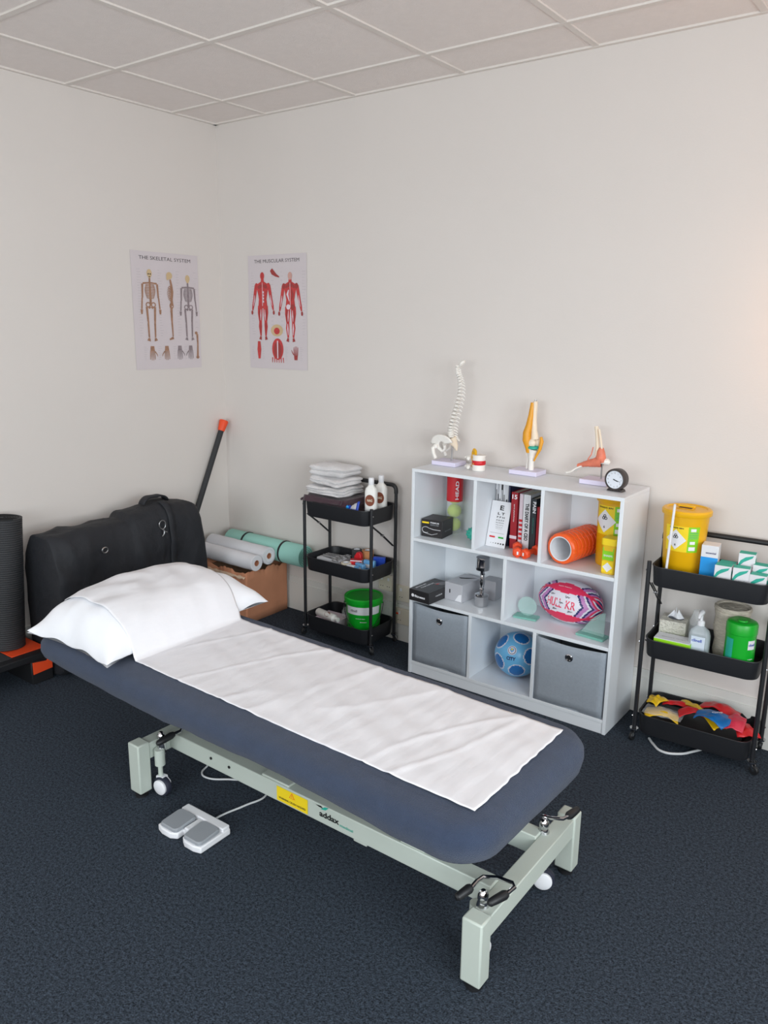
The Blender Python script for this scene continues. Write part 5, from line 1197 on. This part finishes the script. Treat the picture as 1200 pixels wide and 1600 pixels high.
# cardboard box
o = thing('cardboard_box', 'open brown cardboard box with torn edges in the corner', 'cardboard box', (.312, -.190, 0), 0)
def wallp(p, q, seed, nm):
    P, Q = Vector(p), Vector(q); nrm = (Q - P).normalized().cross(Z)
    def fn(a, c):
        h_ = .290 + .016 * nz((a * 5, seed, 0), 1, 1) + .008 * nz((a * 23, seed, 0), 1, 2)
        return P.lerp(Q, a) + Z * (c * h_) + nrm * (.004 * nz((a * 3, c * 3, seed)))
    part(nm, MB().grid(fn, 40, 6), CARD, o, smooth=30, solid=.0045)
x0, x1, y0, y1 = -.195, .197, -.158, .158
wallp((x0, y0, 0), (x1, y0, 0), 1, 'side_wall'); wallp((x1, y0, 0), (x1, y1, 0), 2, 'side_wall'); wallp((x1, y1, 0), (x0, y1, 0), 3, 'side_wall'); wallp((x0, y1, 0), (x0, y0, 0), 4, 'side_wall')
part('box_bottom', MB().box(x0 + .004, x1 - .004, y0 + .004, y1 - .004, 0, .005), CARD, o)
m = MB(); m.grid(lambda a, c: Vector((x0 + .39 * a, y0 - .003 - .012 * c, .272 - .012 * c + .010 * nz((a * 14, c, 3)))), 30, 3); part('torn_edge', m, mat('torn_card', (214, 186, 160), .9), o, solid=.002)
def roll(nm, label, cat, y, z, x0, x1, r, m_, core, gp=None, rz=0):
    o = thing(nm, label, cat, (x0, y, z), rz, gp); L_ = x1 - x0
    part('rolled_paper', MB().lathe([(core, 0), (r - .002, 0), (r, .002)] + [(r + .0008 * math.sin(k * 2.1), L_ * k / 12) for k in range(1, 12)] + [(r, L_ - .002), (r - .002, L_), (core, L_)], (0, 0, 0), 40, axis=(1, 0, 0), cap0=False, cap1=False), m_, o)
    part('core', MB().lathe([(core, .001), (core - .0025, .001), (core - .0025, L_ - .001), (core, L_ - .001)], (0, 0, 0), 28, axis=(1, 0, 0), cap0=False, cap1=False), CARD, o); return o
r1 = roll('couch_paper_roll', 'white couch paper roll at the front of the cardboard box', 'paper roll', -.300, .346, .095, .545, .044, PAPER, .017, 'white couch paper rolls in the cardboard box')
r2 = roll('couch_paper_roll', 'white couch paper roll in plastic wrap behind the front one', 'paper roll', -.205, .366, .075, .545, .048, PAPER, .017, 'white couch paper rolls in the cardboard box')
part('plastic_wrap', MB().lathe([(.030, -.004)] + [(.050 + .0022 * nz((k, 0, 0), 1.7), .470 * k / 20) for k in range(21)] + [(.032, .475)], (0, 0, 0), 32, axis=(1, 0, 0), cap0=False, cap1=False), FILM, r2, smooth=20)
o = thing('stuffed_card', 'crumpled brown packing paper filling the cardboard box', 'packing paper', (.312, -.190, .006)); m = MB()
m.rings([[(a, c, z_ + (.012 * nz((a * 9, c * 9, 0)) if z_ > .1 else 0)) for a, c in rrect(.375, .300, .03, 8)] for z_ in (0, .25)] ); part('paper_filling', m, mat('kraft_filling', (168, 136, 108), .9, bump=.5, bscale=30), o, smooth=30)
o = thing('yoga_mat', 'mint green rolled mat with two black bands on the cardboard box', 'rolled mat', (.112, -.088, .366), 0)
L_ = .600; r = .060; rings = []
m = MB(); ring = [(r * (1 + .05 * (a / 56)), 2 * PI * a / 56) for a in range(56)]
m.rings([[(x_, q * s_ * math.cos(t_), q * s_ * math.sin(t_)) for q, t_ in ring] for x_, s_ in ((0, .97), (.003, 1), (L_ - .003, 1), (L_, .97))]); part('mat_roll', m, TEAL, o, smooth=40)
part('spiral_edge', MB().tube([(L_ + .0005, (.006 + .050 * k / 70) * math.cos(k * .42), (.006 + .050 * k / 70) * math.sin(k * .42)) for k in range(71)], .0014, 5), mat('mint_shadow', (84, 150, 136), .9), o)
for x_ in (.145, .445): part('elastic_band', MB().lathe([(.0605, -.006), (.0635, -.006), (.0635, .006), (.0605, .006)], (x_, 0, .001), 40, axis=(1, 0, 0), cap0=False, cap1=False), BLACKP, o)

# ------------------------------------------------------------------ sockets, cables, lamp
def socket(x, z, w_, h_, label, plug=None):
    o = thing('wall_socket', label, 'socket', (x, -.0005, z), 0)
    part('face_plate', MB().box(-w_ / 2, w_ / 2, -.010, 0, -h_ / 2, h_ / 2), IVORY, o, bevel=.002)
    m = MB()
    for dx in (-w_ / 4, w_ / 4): part('switch', MB().box(dx - .006, dx + .006, -.0125, -.0102, .012, .028), WHITEP, o, bevel=.001); part('pin_holes', MB().box(dx - .010, dx - .004, -.0108, -.0102, -.022, -.019).box(dx + .004, dx + .010, -.0108, -.0102, -.022, -.019), BLACKI, o)
    return o
s_ = socket(1.345, .262, .146, .086, 'ivory double wall socket between the left trolley and the bookcase, upper one')
s_ = socket(1.345, .255 - .115, .146, .086, 'ivory double wall socket with an orange light, lower one by the bookcase'); s_.location.y = -.0115
part('neon_light', MB().box(-.055, -.042, -.0145, -.0102, .010, .018), ORANGE, s_)
s_ = socket(1.205, .300, .086, .086, 'white single wall socket behind the left trolley')
cable('black_lead', [(2.585, -.012, .335), (2.64, -.03, .325), (2.70, -.04, .315), (2.745, -.045, .295), (2.79, -.04, .315), (2.83, -.03, .33), (2.90, -.02, .36)], .0028, BLACKP, 'thin black cable drooping behind the middle tray of the right trolley')
cable('white_lead', [(2.70, -.215, .004), (2.727, -.248, .004), (2.775, -.285, .004), (2.83, -.265, .004), (2.875, -.205, .004), (2.93, -.10, .004)], .005, CABLEW, 'white cable looping on the carpet under the right trolley')
o = thing('floor_lamp', 'floor lamp with a warm glowing globe beside the right trolley', 'lamp', (3.34, -.22, 0))
part('base', MB().lathe([(.12, 0), (.125, .006), (.12, .018), (.02, .026)], (0, 0, 0), 40), BLACKM, o); part('pole', MB().tube([(0, 0, .02), (0, 0, 1.56)], .010, 14), BLACKM, o)
part('lamp_globe', MB().ball((0, 0, 1.64), .085, 32, 20), LAMPG, o, smooth=180)
